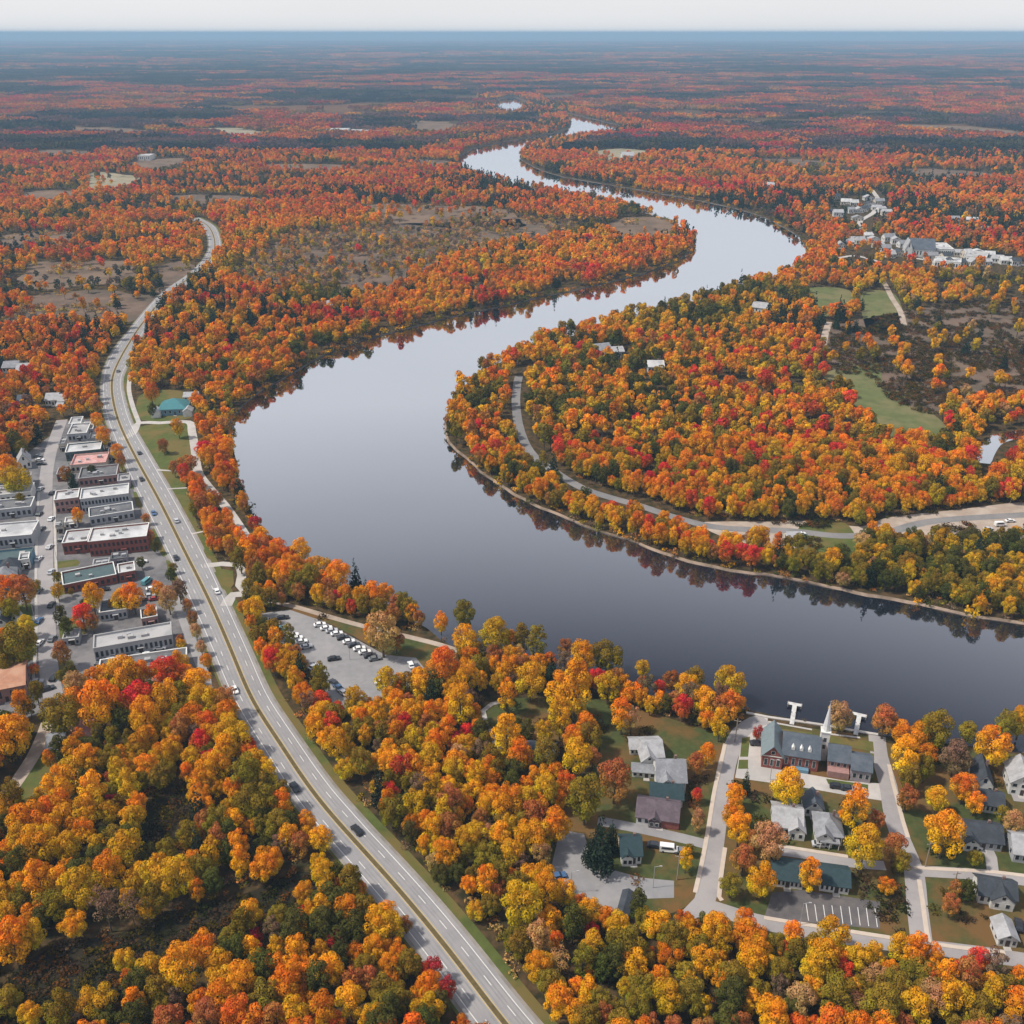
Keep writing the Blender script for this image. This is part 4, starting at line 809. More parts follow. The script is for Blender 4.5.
for x, y, cl, a, lab in [(268,622,'white',.2,'white parked car in the upper corner of the riverside lot'),(274,625.5,'silver',.2,'silver parked car beside the upper corner trees of the riverside lot'),(281,630,'teal',.15,'teal parked car near the upper corner of the riverside lot'),(283,619,'dark',.2,'dark parked car by the upper entrance of the riverside lot'),
    (334,660,'black',.25,'black car alone in the middle of the riverside lot'),(314,668,'silver',.9,'silver car under the orange trees at the lower edge of the riverside lot'),(320,676,'dark',2.3,'dark car parked under trees at the lower edge of the riverside lot'),(334,684,'dark',2.3,'dark car in the lower corner row, upper of three'),(338,688.5,'blue',2.3,'blue car in the lower corner row, middle of three'),(343,693.5,'white',2.3,'white car in the lower corner row, lowest of three'),(356,699,'silver',.6,'silver car at the lowest tip of the riverside lot'),
    (411,666.5,'white',1.9,'white car at the lawn end of the riverside lot'),(417,669,'dark',1.9,'dark car at the lawn end of the riverside lot beside a white one'),(381,683,'white',.5,'white car beside the yellow trees at the lot edge')]:
    car(x, y, a, cl, lab, group=PG)
HG = 'cars driving on the divided highway'
def hw_dir(px, py):
    x, y = G(px, py); i = int(np.argmin(np.hypot(hm[:,0]-x, hm[:,1]-y))); i = min(max(i, 1), K-2)
    d = hm[i+1]-hm[i-1]; return math.atan2(d[1], d[0]), i
def hw_car(i, s, colour, label, van=False):
    w = wl[i][0] if s > 0 else wr[i][0]; lane_w = {1: .3, 2: .68}[abs(s)]; q = hm[i] + nn[i]*lsgn*(1 if s > 0 else -1)*(1.1+(w-2)*lane_w)
    d = hm[i+1]-hm[i-1]; a = math.atan2(d[1], d[0])+(math.pi if s > 0 else 0)
    u, v, _ = P(q[0], q[1]); car(u, v, a, colour, label, 'car', van, HG)
def hi(px, py): return hw_dir(px, py)[1]
for px, py, s, cl, lab in [(362,834,-1,'black','black car on the river side carriageway among the lower woods'),(300,784,2,'dark','dark car on the far carriageway entering the lower woods'),(134,455,-1,'dark','dark car on the highway bend beside the park lawn'),(149,479,1,'black','black car on the highway opposite the upper park path'),
    (153,514,2,'blue','blue car on the town side of the highway at the shops'),(181,558,2,'black','black car on the town side of the highway below the brick building'),(176,521,-1,'silver','silver car on the river side of the highway opposite the shops'),(238,688,2,'white','white car on the town side carriageway below the long grey roof'),(213,592,-2,'white','white car leaving the river side junction'),(118,372,-1,'grey','grey car on the upper highway bend')]:
    hw_car(hi(px, py), s, cl, lab)
SG = 'cars parked around the town'
for px, py, a, cl, lab in [(42,530,1.5,'dark','dark car parked on the main street beside the white warehouse'),(50,548,1.5,'silver','silver car parked on the main street by the small brick building'),(54,679,1.6,'black','black car on the lower main street beside the rust tree'),(38,457,.1,'grey','grey car in the street corner lot, first of three'),(40,461,.1,'white','white car in the street corner lot, middle of three'),(42,465,.1,'dark','dark car in the street corner lot, lowest of three'),(147,583,1.3,'teal','teal van parked beside the brick annex near the highway'),(142,563,.3,'white','white car parked at the end of the long brick building'),(104,590.5,.15,'dark','dark car parked in front of the green roofed shop'),(115,657,.15,'white','white car parked before the long glazed front, first'),(160,649,.15,'white','white car parked before the long glazed front, last'),(37,683,.2,'silver','silver car beside the orange brown roof'),(48,690,.6,'dark','dark green car at the lower end of the main street'),(40,644,1.5,'white','white car on the main street beside the big olive tree'),(98,470,.1,'white','white car behind the pink roofed store'),(121,492,1.2,'silver','silver car behind the long white roofed block'),(110,450,1.2,'grey','grey car in the narrow lot beside the highway trees')]:
    car(px, py, a, cl, lab, group=SG, van='van' in lab)
kerb = [(40.3,640),(40,622),(39.8,606),(39.6,592),(39.8,575),(40,560),(40.2,545),(40.5,515),(41,503),(41.5,490)]
for i, (px, py) in enumerate(kerb[::-2]): car(px-.8, py, 1.55, (c_ := ['silver','dark','white','grey','blue','black','red','silver','white','dark'][i]), f'{c_} car at the west kerb of the main street, {ORD[i]} from the top', group=SG)
kerb = [(51.5,640),(51.2,626),(51,606),(50.8,590),(50.6,573),(50.8,560),(50.6,520),(51,506),(51.5,494)]
for i, (px, py) in enumerate(kerb[::-2]): car(px+.8, py, 1.6, (c_ := ['dark','white','silver','black','grey','white','red','dark','silver'][i]), f'{c_} car at the east kerb of the main street, {ORD[i]} from the top', group=SG)
for i, (px, py) in enumerate([(152,590),(155.5,593),(150,597),(146,600),(155,600)]): car(px, py, .3, (c_ := ['white','dark','silver','grey','red'][i]), f'{c_} car in the small lot by the frontage road, {ORD[i]} from the top', group=SG)
for i, (px, py) in enumerate([(62,540),(69,539),(76,538.3),(83,537.5)]): car(px, py, 1.5, (c_ := ['dark','white','silver','blue'][i]), f'{c_} car in the row behind the white kiosk, {ORD[i]} from left', group=SG)
for i, (px, py) in enumerate([(100,663.5),(109,662),(118,661),(127,659.5),(136,658),(145,656.5)]): car(px, py, 1.4, (c_ := ['dark','silver','white','black','grey','white'][i]), f'{c_} car parked nose in below the long glazed front, {ORD[i]} from left', group=SG)
for px, py, a, cl, lab, v in [(669,851,-.15,'white','white van parked on the lawn driveway beside the small teal roofed house',True),(655,847,-.15,'dark','dark car parked beside the white van',False),(683,853,-.1,'grey','grey car behind the white van near the street',False),(837,788,-.2,'black','black car parked before the church lawn, first of three',False),(848,790,-.2,'dark','dark car parked before the church lawn, middle of three',False),(858,791.5,-.2,'silver','silver car parked before the church lawn, last of three',False),(757,745,-.1,'dark','dark car parked beside the church under the red tree',False),(1018,927,1.2,'black','black car beside the white garage at the picture edge',False),(973,848.5,0,'white','white car before the near black roofed house',False),(558,878,.3,'blue','blue car at the edge of the empty lower lot',False),(1000,526,.1,'white','white camper van on the gravel yard',True),(988,530,.2,'silver','silver car beside the white camper van on the gravel yard',False),(801,535,.2,'white','white car beside the site cabin',False),(1010,522,.1,'white','white car behind the camper van on the gravel yard',False),(820,846,-.1,'silver','silver car on the lane in front of the porch house',False)]:
    car(px, py, a, cl, lab, van=v)

# ------------------------------------------------------------------ poles and lamps
def pole_thing(px, py, label, h=9.0):
    x, y = G(px, py); t = thing('utility_pole', label, 'pole', (x, y, 0), random.uniform(-.3,.3), 'wooden utility poles')
    MB().frustum(.17, .11, 0, h, 8).build('pole', WOODP, t)
    MB().box(-1.1, 1.1, -.07, .07, h-.9, h-.75).build('crossarm', WOODP, t)
    for s in (-.95, .95): MB().frustum(.06, .05, h-.75, h-.5, 6, s).build('insulator', METAL, t)
for px, py, lab in [(951,897,'pale utility pole on the corner lawn before the charcoal roofed house'),(677,880,'utility pole at the edge of the empty lower lot'),(869,832,'pale utility pole beside the orange tree at the porch house'),(735,742,'utility pole at the bend of the street near the church'),(925,867,'utility pole at the street corner beside the large gold tree')]: pole_thing(px, py, lab)
def lamp(px, py, label, ang=0):
    x, y = G(px, py); t = thing('street_lamp', label, 'street lamp', (x, y, 0), ang, 'grey street lamps')
    MB().frustum(.1, .06, 0, 7.5, 8).build('post', METAL, t)
    MB().tube((0,0,7.4), (1.4,0,7.7), .05, .04).build('arm', METAL, t)
    MB().box(1.2, 1.9, -.14, .14, 7.62, 7.76).build('lamp_head', METAL, t)
for px, py, lab in [(57,600,'grey street lamp on the main street beside the green roofed shop'),(57,560,'grey street lamp on the main street beside the small brick building'),(35,620,'grey street lamp on the main street near the olive yellow tree'),(36,545,'grey street lamp beside the white warehouse'),(106,525,'grey street lamp behind the long red brick building'),(350,660,'grey lamp in the middle of the riverside lot'),(571,893,'pale lamp post at the edge of the empty lower lot'),(800,925,'grey lamp beside the striped car park'),(653,888,'grey lamp on the lawn edge of the empty lower lot'),(770,780,'grey lamp on the church forecourt')]: lamp(px, py, lab)

# ------------------------------------------------------------------ trees
def leaf_mesh(name, lobes, n_per, size, m, seed, trunk=None, up=.35, sq=1.0, flat=.19, jitter=.15, tv=.1):
    """many small leaf clumps set over the surface and through the volume of a crown's lobes"""
    r = np.random.default_rng(seed); C, Nn, S, TO, HU = [], [], [], [], []
    zs = [l[2] for l in lobes]; z0, z1 = min(zs)-1.5, max(zs)+1.5
    for (cx, cy, cz, rx, rz) in lobes:
        k = max(4, int(n_per*(rx/1.8)**2))
        d = r.normal(size=(k, 3)); d[:, 2] += up; d /= np.linalg.norm(d, axis=1, keepdims=True)
        rad = 1-jitter*r.random(k)**1.5-(r.random(k) < .12)*.35*r.random(k)
        C.append(np.stack([cx+d[:,0]*rx*rad, cy+d[:,1]*rx*rad, cz+d[:,2]*rz*rad], 1))
        q = d*.75+r.normal(size=(k, 3))*flat*.6; q /= np.linalg.norm(q, axis=1, keepdims=True); Nn.append(q)
        S.append(size*(.5+1.0*r.random(k)))
        lt = r.uniform(.82, 1.16); TO.append(lt*(1+r.normal(size=k)*tv)); HU.append(np.clip(r.normal(), -1, 2)*.009+r.normal(size=k)*.006+np.zeros(k))
    C = np.concatenate(C); Nn = np.concatenate(Nn); S = np.concatenate(S); TO = np.clip(np.concatenate(TO), .5, 1.5); HU = np.concatenate(HU)
    HU = .5 + HU + np.clip((z1-C[:,2])/(z1-z0)-.25, -.1, .7)*.075       # lower leaves still greener
    a = np.cross(Nn, r.normal(size=Nn.shape)); a /= np.linalg.norm(a, axis=1, keepdims=True); b = np.cross(Nn, a)
    a *= S[:, None]*.5; b *= S[:, None]*.5*sq
    k = len(C); bend = Nn*S[:, None]*.16
    V = np.stack([C-a-bend, C-b*.9, C+a-bend, C+b*.9], 1).reshape(-1, 3)
    verts = V.tolist(); faces = [(4*i, 4*i+1, 4*i+2, 4*i+3) for i in range(k)]
    tone = np.repeat(TO, 4); hue = np.repeat(HU, 4); nleaf = k
    if trunk:
        o = len(verts); verts += [tuple(v) for v in trunk.v]; faces += [tuple(i+o for i in f) for f in trunk.f]
        tone = np.concatenate([tone, np.ones(len(trunk.v))]); hue = np.concatenate([hue, np.full(len(trunk.v), .5)])
    me = bpy.data.meshes.new(name); me.from_pydata(verts, [], faces); me.update()
    me.materials.append(m)
    if trunk:
        me.materials.append(BARK); mi = np.zeros(len(faces), np.int32); mi[nleaf:] = 1; me.polygons.foreach_set('material_index', mi)
    for nm, arr in (('tone', tone), ('hue', hue)):
        at = me.attributes.new(nm, 'FLOAT', 'POINT'); at.data.foreach_set('value', arr.astype(np.float32))
    return me
def trunk_mb(h, r0, seed, limbs=5, spread=2.6, z_lo=.35):
    r = random.Random(seed); m = MB(); dx, dy = r.uniform(-.3,.3), r.uniform(-.3,.3)
    m.frustum(r0*1.35, r0, 0, h*.12, 8); m.frustum(r0, r0*.45, h*.12, h*.72, 8, 0, 0, dx, dy)
    for i in range(limbs):
        a = 2*math.pi*(i+r.random()*.6)/limbs; z = h*(z_lo+.3*r.random()); k = (z/h-.12)/.6
        p = (dx*k, dy*k, z); q = (spread*math.cos(a), spread*math.sin(a), z+h*r.uniform(.12,.28)); m.tube(p, q, r0*.42, r0*.12, 5)
        q2 = (q[0]*1.25+r.uniform(-.5,.5), q[1]*1.25+r.uniform(-.5,.5), q[2]+h*.08); m.tube(q, q2, r0*.12, r0*.05, 4)
    return m
def round_lobes(seed, n=15, rx=3.0, rz=3.6, zc=7.6, lr=(1.35, 2.0), egg=.0):
    r = random.Random(seed); L = [(0, 0, zc, rx*.72, rz*.72)]
    for i in range(n):
        z = 1-2*(i+.5)/n; a = i*2.39996+r.uniform(-.4,.4); s = math.sqrt(max(0, 1-z*z)); q = r.uniform(.8, 1.15)
        if r.random() < .08: continue
        k = 1-egg*z
        rr = r.uniform(*lr)*(1.0 if z > -.4 else .8); L.append((rx*s*math.cos(a)*q*k, rx*s*math.sin(a)*q*k, zc+rz*z*r.uniform(.85,1.08), rr, rr*.92))
    return L
def conifer_lobes(seed, h=14, r0=2.6, n=9):
    r = random.Random(seed); L = []
    for i in range(n):
        t = i/(n-1); rad = r0*(1-t)**.85+.35; z = 2.0+t*(h-2.4)
        m = max(1, int(6*(1-t)+1))
        for j in range(m):
            a = 2*math.pi*(j+r.random()*.7)/m; q = rad*.55 if m > 1 else 0
            L.append((q*math.cos(a), q*math.sin(a), z+r.uniform(-.25,.25), rad*.52+.25, .75))
    return L
# prototypes: (lobes, trunk height, trunk radius)
SHAPES = {}
for i in range(6): SHAPES['round', i] = (round_lobes(10+i, 22+2*(i%4), 3.1, 3.4+.3*(i%4), 7.4+.3*(i%4), (1.05, 1.8), (.0, .15, -.1, .1, .22, -.05)[i]), 11, .26)
for i in range(2): SHAPES['tall', i] = (round_lobes(30+i, 22, 2.4, 4.8, 8.4, (1.1, 1.55), .15), 13, .24)
for i in range(2): SHAPES['wide', i] = (round_lobes(40+i, 26, 3.6, 2.9, 6.8, (1.15, 1.85), -.05), 10, .3)
for i in range(2): SHAPES['airy', i] = (round_lobes(50+i, 12, 2.8, 3.5, 7.8, (1.0, 1.5), .0), 12, .2)
for i in range(2): SHAPES['pine', i] = (conifer_lobes(60+i, 14+i, 2.7), 13, .22)
for k_, (L_s, th_, tr_) in list(SHAPES.items()):
    if k_[0] in ('round', 'tall', 'wide'): SHAPES[k_] = ([(a_, b_, c_-1.5, d_, e_) for a_, b_, c_, d_, e_ in L_s], th_-1.2, tr_)
DOMES = {}
for k_, (L_s, th_, tr_) in SHAPES.items():
    rx_, rz_, zc_ = {'round': (2.2, 2.8, 6.2), 'tall': (1.7, 4.0, 7.0), 'wide': (2.8, 2.2, 5.6)}.get(k_[0], (2, 2, 6))
    DOMES[k_] = round_lobes(500+k_[1]*7+len(k_[0]), 9, rx_, rz_, zc_, (1.45, 2.1), .1)
KINDS_ = list(SHAPES)
HI, TRUNKS = {}, {}
for k, (L, th, tr) in SHAPES.items():
    sd_ = hash(k[1])+len(k[0])*7
    if k[0] == 'pine': HI[k] = leaf_mesh('crown', L, 48, .62, LEAF_OBJ, sd_, up=-.1, flat=.8)
    else: HI[k] = leaf_mesh('crown', L, 300 if k[0] != 'airy' else 120, .37, LEAF_OBJ, sd_)
    TRUNKS[k] = trunk_mb(th, tr, sd_, 0 if k[0] == 'pine' else 6, 2.2, .35).mesh('trunk', BARK)
# forest variants (one mesh each, trunk included), drawn as ONE object of stuff
VCOL = bpy.data.collections.new('forest_variants'); VAR = {}
def variant(key, me):
    o = bpy.data.objects.new('variant_%02d' % len(VAR), me); VCOL.objects.link(o); VAR.setdefault('n', 0); VAR[key] = len(VAR)-1
VARN = 0
def variant(key, me):
    global VARN
    o = bpy.data.objects.new('forest_tree_%02d' % VARN, me); VCOL.objects.link(o); VAR[key] = VARN; VARN += 1
for k, (L, th, tr) in SHAPES.items():
    p = k[0] == 'pine'; sd_ = 90+len(k[0])*3+k[1]
    variant(('near',)+k, leaf_mesh('crown', L, 44 if p else 220, .66 if p else .43, LEAF_INS, sd_, trunk_mb(th, tr, sd_, 0 if p else 5, 2.2), up=-.1 if p else .35))
    dome = L if p or k[0] == 'airy' else DOMES[k]
    variant(('mid',)+k, leaf_mesh('crown', dome, 18 if p else 78, .95 if p else .82, LEAF_INS, sd_, trunk_mb(th, tr, sd_, 0 if p else 3, 2.2), up=-.1 if p else .35, flat=.2, tv=.07, jitter=.14))
    variant(('far',)+k, leaf_mesh('crown', dome if not p else L[::3], 8 if p else 36, 1.75 if p else 1.25, LEAF_INS, sd_, None, up=.3, flat=.18, tv=.06, jitter=.12))
for i in range(3): variant(('shrub', i), leaf_mesh('shrub', [(random.uniform(-1,1), random.uniform(-1,1), random.uniform(.5,1.2), random.uniform(.7,1.2), random.uniform(.6,1)) for _ in range(5)], 45, .5, LEAF_INS, 200+i))
for i in range(4):       # a stand of trees for the far woods
    r = random.Random(300+i); L = []
    for gx_ in range(7):
        for gy_ in range(7):
            x, y = -21+gx_*7+r.uniform(-2.5,2.5), -21+gy_*7+r.uniform(-2.5,2.5); s = r.uniform(.75,1.25); hgt = r.uniform(8,13.5)
            for _ in range(2): L.append((x+r.uniform(-1.2,1.2), y+r.uniform(-1.2,1.2), hgt-3.2*s+r.uniform(-1,1), 3.0*s, 3.4*s))
    variant(('grove', i), leaf_mesh('grove', L, 5, 3.0, LEAF_INS, 300+i, up=.6))
for i in range(3):       # canopy sheets of the farthest woods, rough-topped
    r = random.Random(330+i); L = [(r.uniform(-70,70), r.uniform(-70,70), r.uniform(5,10), r.uniform(7,12), r.uniform(4,7)) for _ in range(110)]
    variant(('canopy', i), leaf_mesh('canopy', L, .22, 8.0, LEAF_INS, 330+i, up=.8))

PAL = {  # leaf colours
 'orange': (.72,.25,.012), 'deep orange': (.66,.18,.016), 'gold': (.70,.315,.012), 'yellow': (.58,.32,.013), 'olive': (.235,.165,.017), 'green': (.088,.088,.018),
 'rust': (.40,.15,.04), 'red': (.60,.07,.026), 'crimson': (.40,.028,.022), 'brown': (.19,.115,.07), 'tan': (.45,.25,.095), 'pine': (.026,.042,.024), 'grey': (.105,.082,.066)}
def jit(c, r, s=.16):
    k = 1+r.normal()*s*.7; return tuple(float(max(.004, v*k*(1+r.normal()*s*.35))) for v in c)
HAND = [  # picture x, y of the crown's middle, crown width in pixels, colour, shape
(97,421,11,'orange','r'),(103,437,13,'orange','r'),(117,452,11,'orange','r'),(121,462,9,'rust','r'),(15,479,26,'yellow','w'),(66,474,11,'rust','r'),(72,480,9,'pine','p'),(77,516,11,'orange','r'),
(6,592,24,'deep orange','r'),(23,592,22,'rust','r'),(25,624,17,'yellow','r'),(13,648,38,'olive','w'),(2,640,22,'orange','r'),(92,598,19,'gold','r'),(121,600,17,'gold','r'),(133,599,18,'orange','r'),(82,614,20,'red','r'),(92,622,12,'rust','r'),(61,617,11,'green','t'),(66,626,11,'green','t'),
(157,588,11,'orange','r'),(168,600,17,'tan','r'),(179,591,15,'brown','r'),(183,662,11,'gold','r'),(181,644,9,'gold','r'),(187,606,9,'rust','r'),(192,619,10,'rust','r'),(196,632,10,'tan','r'),(201,647,10,'tan','r'),(206,660,11,'orange','r'),(173,567,8,'olive','r'),(146,518,8,'rust','r'),(141,562,8,'green','r'),
(8,470,20,'orange','r'),(20,498,10,'olive','r'),(92,470,8,'green','r'),(36,585,9,'olive','r'),(10,612,16,'olive','r'),(30,640,12,'rust','r'),(3,668,18,'olive','r'),(57,577,8,'olive','r'),(57,591,11,'yellow','r'),(71,591,6,'olive','r'),(84,604,8,'green','r'),(150,536,9,'rust','r'),(155,547,8,'green','r'),(171,575,10,'green','r'),(113,605,9,'tan','r'),(150,612,12,'orange','r'),(163,445,10,'rust','r'),(178,428,11,'gold','r'),(174,469,9,'rust','r'),(180,640,8,'rust','r'),(152,410,8,'green','r'),(151,393,14,'deep orange','r'),
(240,560,16,'olive','r'),(255,572,15,'rust','r'),(265,560,13,'orange','r'),(285,573,21,'orange','r'),(292,556,11,'red','r'),(301,549,19,'gold','r'),(310,578,17,'olive','r'),(321,570,18,'gold','r'),(338,577,21,'orange','r'),(345,593,15,'orange','r'),(318,594,14,'gold','r'),(330,600,13,'rust','r'),(341,605,10,'yellow','r'),(355,578,11,'pine','p'),(362,598,15,'gold','r'),(373,593,21,'orange','r'),(386,593,14,'orange','r'),(380,609,18,'olive','r'),(396,605,14,'rust','r'),(412,612,14,'orange','r'),(419,619,11,'rust','r'),(270,590,13,'orange','r'),(257,590,11,'gold','r'),(281,598,10,'rust','r'),(298,592,13,'rust','r'),(245,545,14,'orange','r'),(262,543,13,'orange','r'),(248,585,12,'olive','r'),
(243,608,10,'orange','r'),(250,620,11,'orange','r'),(256,633,11,'rust','r'),(260,648,12,'orange','r'),(268,658,13,'orange','r'),(280,652,12,'olive','r'),(294,655,14,'rust','r'),(302,664,11,'orange','r'),(285,668,14,'gold','r'),(300,680,13,'orange','r'),
(62,656,15,'rust','r'),(70,672,13,'green','r'),(61,676,9,'olive','r'),(34,669,9,'deep orange','r'),(36,692,14,'olive','r'),(61,716,36,'olive','w'),(77,690,20,'tan','r'),(100,704,36,'orange','r'),(126,674,32,'gold','w'),(167,670,28,'red','r'),(139,699,30,'red','r'),(166,699,25,'gold','r'),(145,720,26,'gold','r'),(197,682,26,'gold','r'),(203,700,24,'yellow','r'),(225,700,20,'rust','r'),(193,716,24,'orange','r'),(180,730,20,'rust','r'),(208,726,19,'deep orange','r'),(231,734,32,'yellow','w'),(168,752,22,'gold','r'),(147,765,22,'orange','r'),(120,755,14,'gold','r'),(74,754,17,'gold','t'),(88,762,22,'gold','r'),(49,759,13,'orange','r'),(14,736,36,'orange','w'),(250,755,17,'deep orange','r'),(214,768,30,'gold','w'),(246,775,28,'olive','r'),(235,791,18,'orange','r'),
(60,785,34,'gold','w'),(92,790,24,'gold','t'),(108,780,14,'rust','r'),(128,785,20,'yellow','t'),(112,805,14,'crimson','r'),(27,820,34,'orange','w'),(47,808,22,'orange','r'),(85,815,24,'gold','r'),(130,817,19,'gold','r'),(128,850,30,'yellow','r'),(38,845,32,'gold','r'),(68,850,22,'yellow','r'),(108,872,23,'orange','t'),(36,880,24,'orange','t'),(10,868,17,'orange','r'),(80,890,34,'yellow','r'),(60,905,26,'olive','r'),(105,905,26,'brown','a'),(130,905,24,'brown','a'),(175,880,36,'yellow','w'),(200,870,24,'olive','r'),(187,843,11,'red','r'),(160,866,17,'gold','r'),(218,842,17,'rust','t'),(238,845,17,'orange','t'),(240,862,17,'gold','t'),(215,822,24,'olive','r'),(12,942,33,'orange','r'),(33,935,22,'yellow','r'),(45,880,22,'gold','r'),
(150,970,28,'yellow','r'),(124,960,18,'yellow','r'),(180,965,30,'gold','t'),(205,950,27,'orange','r'),(128,980,14,'deep orange','r'),(135,1003,18,'orange','t'),(95,1000,32,'yellow','w'),(60,1012,27,'olive','r'),(162,1010,20,'olive','r'),(200,1004,22,'orange','r'),(221,1002,24,'orange','t'),(245,983,28,'gold','r'),(8,1000,24,'olive','r'),(30,1015,20,'gold','r'),
(255,802,36,'olive','w'),(282,803,20,'orange','r'),(306,824,19,'orange','r'),(285,822,13,'orange','r'),(234,820,22,'gold','r'),(252,828,13,'orange','r'),(262,826,16,'olive','r'),(300,845,18,'rust','r'),(280,845,17,'brown','r'),(304,894,18,'gold','r'),(340,884,14,'deep orange','r'),(360,888,13,'orange','r'),(330,903,34,'green','w'),(302,915,12,'red','r'),(347,928,36,'green','w'),(322,928,26,'green','r'),(250,914,22,'gold','r'),(278,920,22,'olive','r'),(255,938,14,'crimson','r'),(256,950,13,'red','r'),(335,944,17,'crimson','r'),(257,965,19,'yellow','r'),(240,985,24,'gold','t'),(275,972,28,'orange','w'),(298,968,26,'orange','r'),
(385,914,22,'gold','r'),(406,925,12,'rust','r'),(375,948,20,'gold','r'),(388,963,20,'gold','r'),(413,962,13,'orange','r'),(432,968,20,'crimson','r'),(428,985,22,'orange','r'),(447,990,17,'crimson','r'),(426,1010,30,'yellow','w'),(350,1000,28,'gold','r'),(330,972,26,'gold','r'),(295,1014,30,'yellow','r'),(383,990,24,'olive','r'),(400,1000,24,'olive','r'),(365,970,22,'olive','r'),(320,1010,22,'red','r'),(372,1018,24,'gold','r'),
(465,641,24,'gold','r'),(464,615,20,'olive','r'),(441,624,13,'orange','r'),(495,637,26,'yellow','r'),(511,640,18,'gold','r'),(521,637,16,'olive','t'),(537,640,17,'olive','t'),(549,660,13,'deep orange','r'),(565,650,13,'rust','r'),(583,660,22,'gold','r'),(607,657,28,'olive','w'),(643,668,13,'yellow','r'),(643,684,12,'rust','r'),(608,685,22,'yellow','r'),(624,685,13,'gold','r'),(575,690,30,'orange','t'),(561,690,24,'gold','t'),(560,716,20,'gold','t'),(507,668,22,'orange','r'),(530,680,27,'yellow','r'),(507,696,16,'orange','t'),(443,672,26,'deep orange','r'),(467,678,20,'gold','t'),(482,680,11,'gold','t'),(460,702,24,'gold','t'),(450,720,12,'red','r'),(455,741,15,'crimson','r'),(468,736,14,'red','r'),(477,722,11,'yellow','r'),(507,738,24,'gold','t'),(622,712,19,'orange','t'),(632,716,17,'tan','a'),(650,705,9,'gold','t'),(666,703,13,'green','r'),(573,737,19,'deep orange','r'),(590,738,22,'olive','r'),(578,756,28,'yellow','r'),(615,780,30,'rust','r'),(585,800,32,'olive','r'),(520,757,23,'orange','r'),(555,770,17,'orange','r'),(455,770,21,'yellow','r'),(507,801,28,'orange','r'),(540,796,12,'orange','r'),(560,800,14,'orange','r'),(556,826,25,'orange','r'),(500,835,22,'gold','r'),(532,838,32,'gold','w'),(382,632,30,'tan','r'),(396,640,16,'rust','r'),
(686,690,20,'gold','r'),(706,700,26,'gold','w'),(720,724,15,'gold','t'),(730,682,26,'yellow','r'),(672,680,18,'rust','r'),(695,680,18,'olive','r'),(660,690,12,'red','r'),(707,757,15,'orange','r'),(696,764,17,'rust','r'),(758,733,10,'crimson','r'),(746,783,9,'pine','p'),(735,796,17,'orange','r'),(732,814,19,'orange','r'),(739,830,22,'gold','r'),(744,858,24,'rust','r'),(761,881,26,'gold','r'),(731,883,20,'olive','r'),(768,842,30,'tan','r'),(755,842,18,'rust','r'),(788,789,27,'yellow','r'),(697,795,11,'red','r'),(698,820,12,'tan','t'),(686,860,12,'gold','t'),(690,849,9,'olive','r'),(590,848,13,'pine','p'),(602,850,19,'pine','p'),(612,836,13,'pine','p'),(598,838,14,'pine','p'),
(855,808,22,'orange','t'),(845,817,12,'orange','r'),(875,822,15,'rust','r'),(864,850,30,'yellow','r'),(895,846,22,'rust','r'),(902,862,16,'olive','r'),(887,885,16,'orange','r'),(811,873,19,'orange','t'),(841,716,22,'tan','r'),(885,721,22,'rust','r'),(910,733,30,'orange','w'),(925,732,18,'gold','r'),(906,755,22,'gold','t'),(927,754,18,'orange','r'),(937,729,28,'olive','r'),(955,760,25,'brown','r'),(968,731,18,'olive','r'),(993,746,29,'orange','r'),(1007,724,22,'olive','r'),(1021,722,22,'yellow','r'),(910,780,18,'olive','r'),(925,770,16,'olive','r'),(937,797,21,'gold','r'),(964,787,22,'deep orange','r'),(975,803,17,'orange','r'),(946,832,34,'gold','r'),(907,798,18,'rust','r'),(1013,824,18,'tan','r'),(1003,812,13,'olive','r'),(975,858,13,'olive','r'),(951,905,17,'rust','r'),(955,890,14,'rust','r'),(968,892,16,'green','r'),
(793,936,17,'orange','r'),(784,950,15,'deep orange','r'),(833,936,28,'gold','r'),(838,958,20,'orange','r'),(856,955,14,'crimson','r'),(845,972,18,'red','r'),(815,970,26,'yellow','r'),(900,942,15,'yellow','r'),(912,955,22,'orange','r'),(933,953,19,'orange','r'),(890,970,15,'orange','r'),(929,977,18,'deep orange','r'),(945,971,13,'orange','r'),(962,967,13,'orange','r'),(980,958,19,'red','r'),(990,985,20,'gold','r'),(960,1000,28,'yellow','r'),(838,1000,34,'olive','r'),(880,1008,34,'olive','r'),(917,1005,30,'yellow','r'),(775,945,18,'olive','r'),(1005,990,24,'olive','r'),(1018,975,16,'orange','r'),
(520,908,34,'yellow','r'),(545,893,26,'gold','r'),(510,875,14,'orange','r'),(565,893,20,'gold','r'),(590,913,22,'gold','r'),(606,918,18,'orange','r'),(580,905,14,'deep orange','r'),(625,944,36,'olive','w'),(556,940,14,'deep orange','r'),(567,924,14,'yellow','r'),(592,931,15,'red','r'),(672,938,26,'olive','r'),(682,920,15,'deep orange','r'),(650,955,11,'deep orange','r'),(577,985,16,'orange','r'),(593,970,13,'orange','r'),(640,975,15,'orange','r'),(660,978,19,'orange','r'),(646,920,19,'olive','r'),(715,930,26,'gold','r'),(720,960,16,'gold','r'),(745,925,20,'orange','r'),(758,935,18,'orange','r'),(700,950,22,'olive','r'),(735,970,17,'tan','a'),(690,1000,26,'olive','r'),(750,1000,22,'gold','r'),(640,1005,26,'olive','r'),(600,1000,22,'olive','r'),(550,985,24,'olive','r'),(560,960,20,'tan','a'),(520,945,24,'olive','r'),(780,985,16,'brown','a'),(790,1010,20,'green','r'),
]
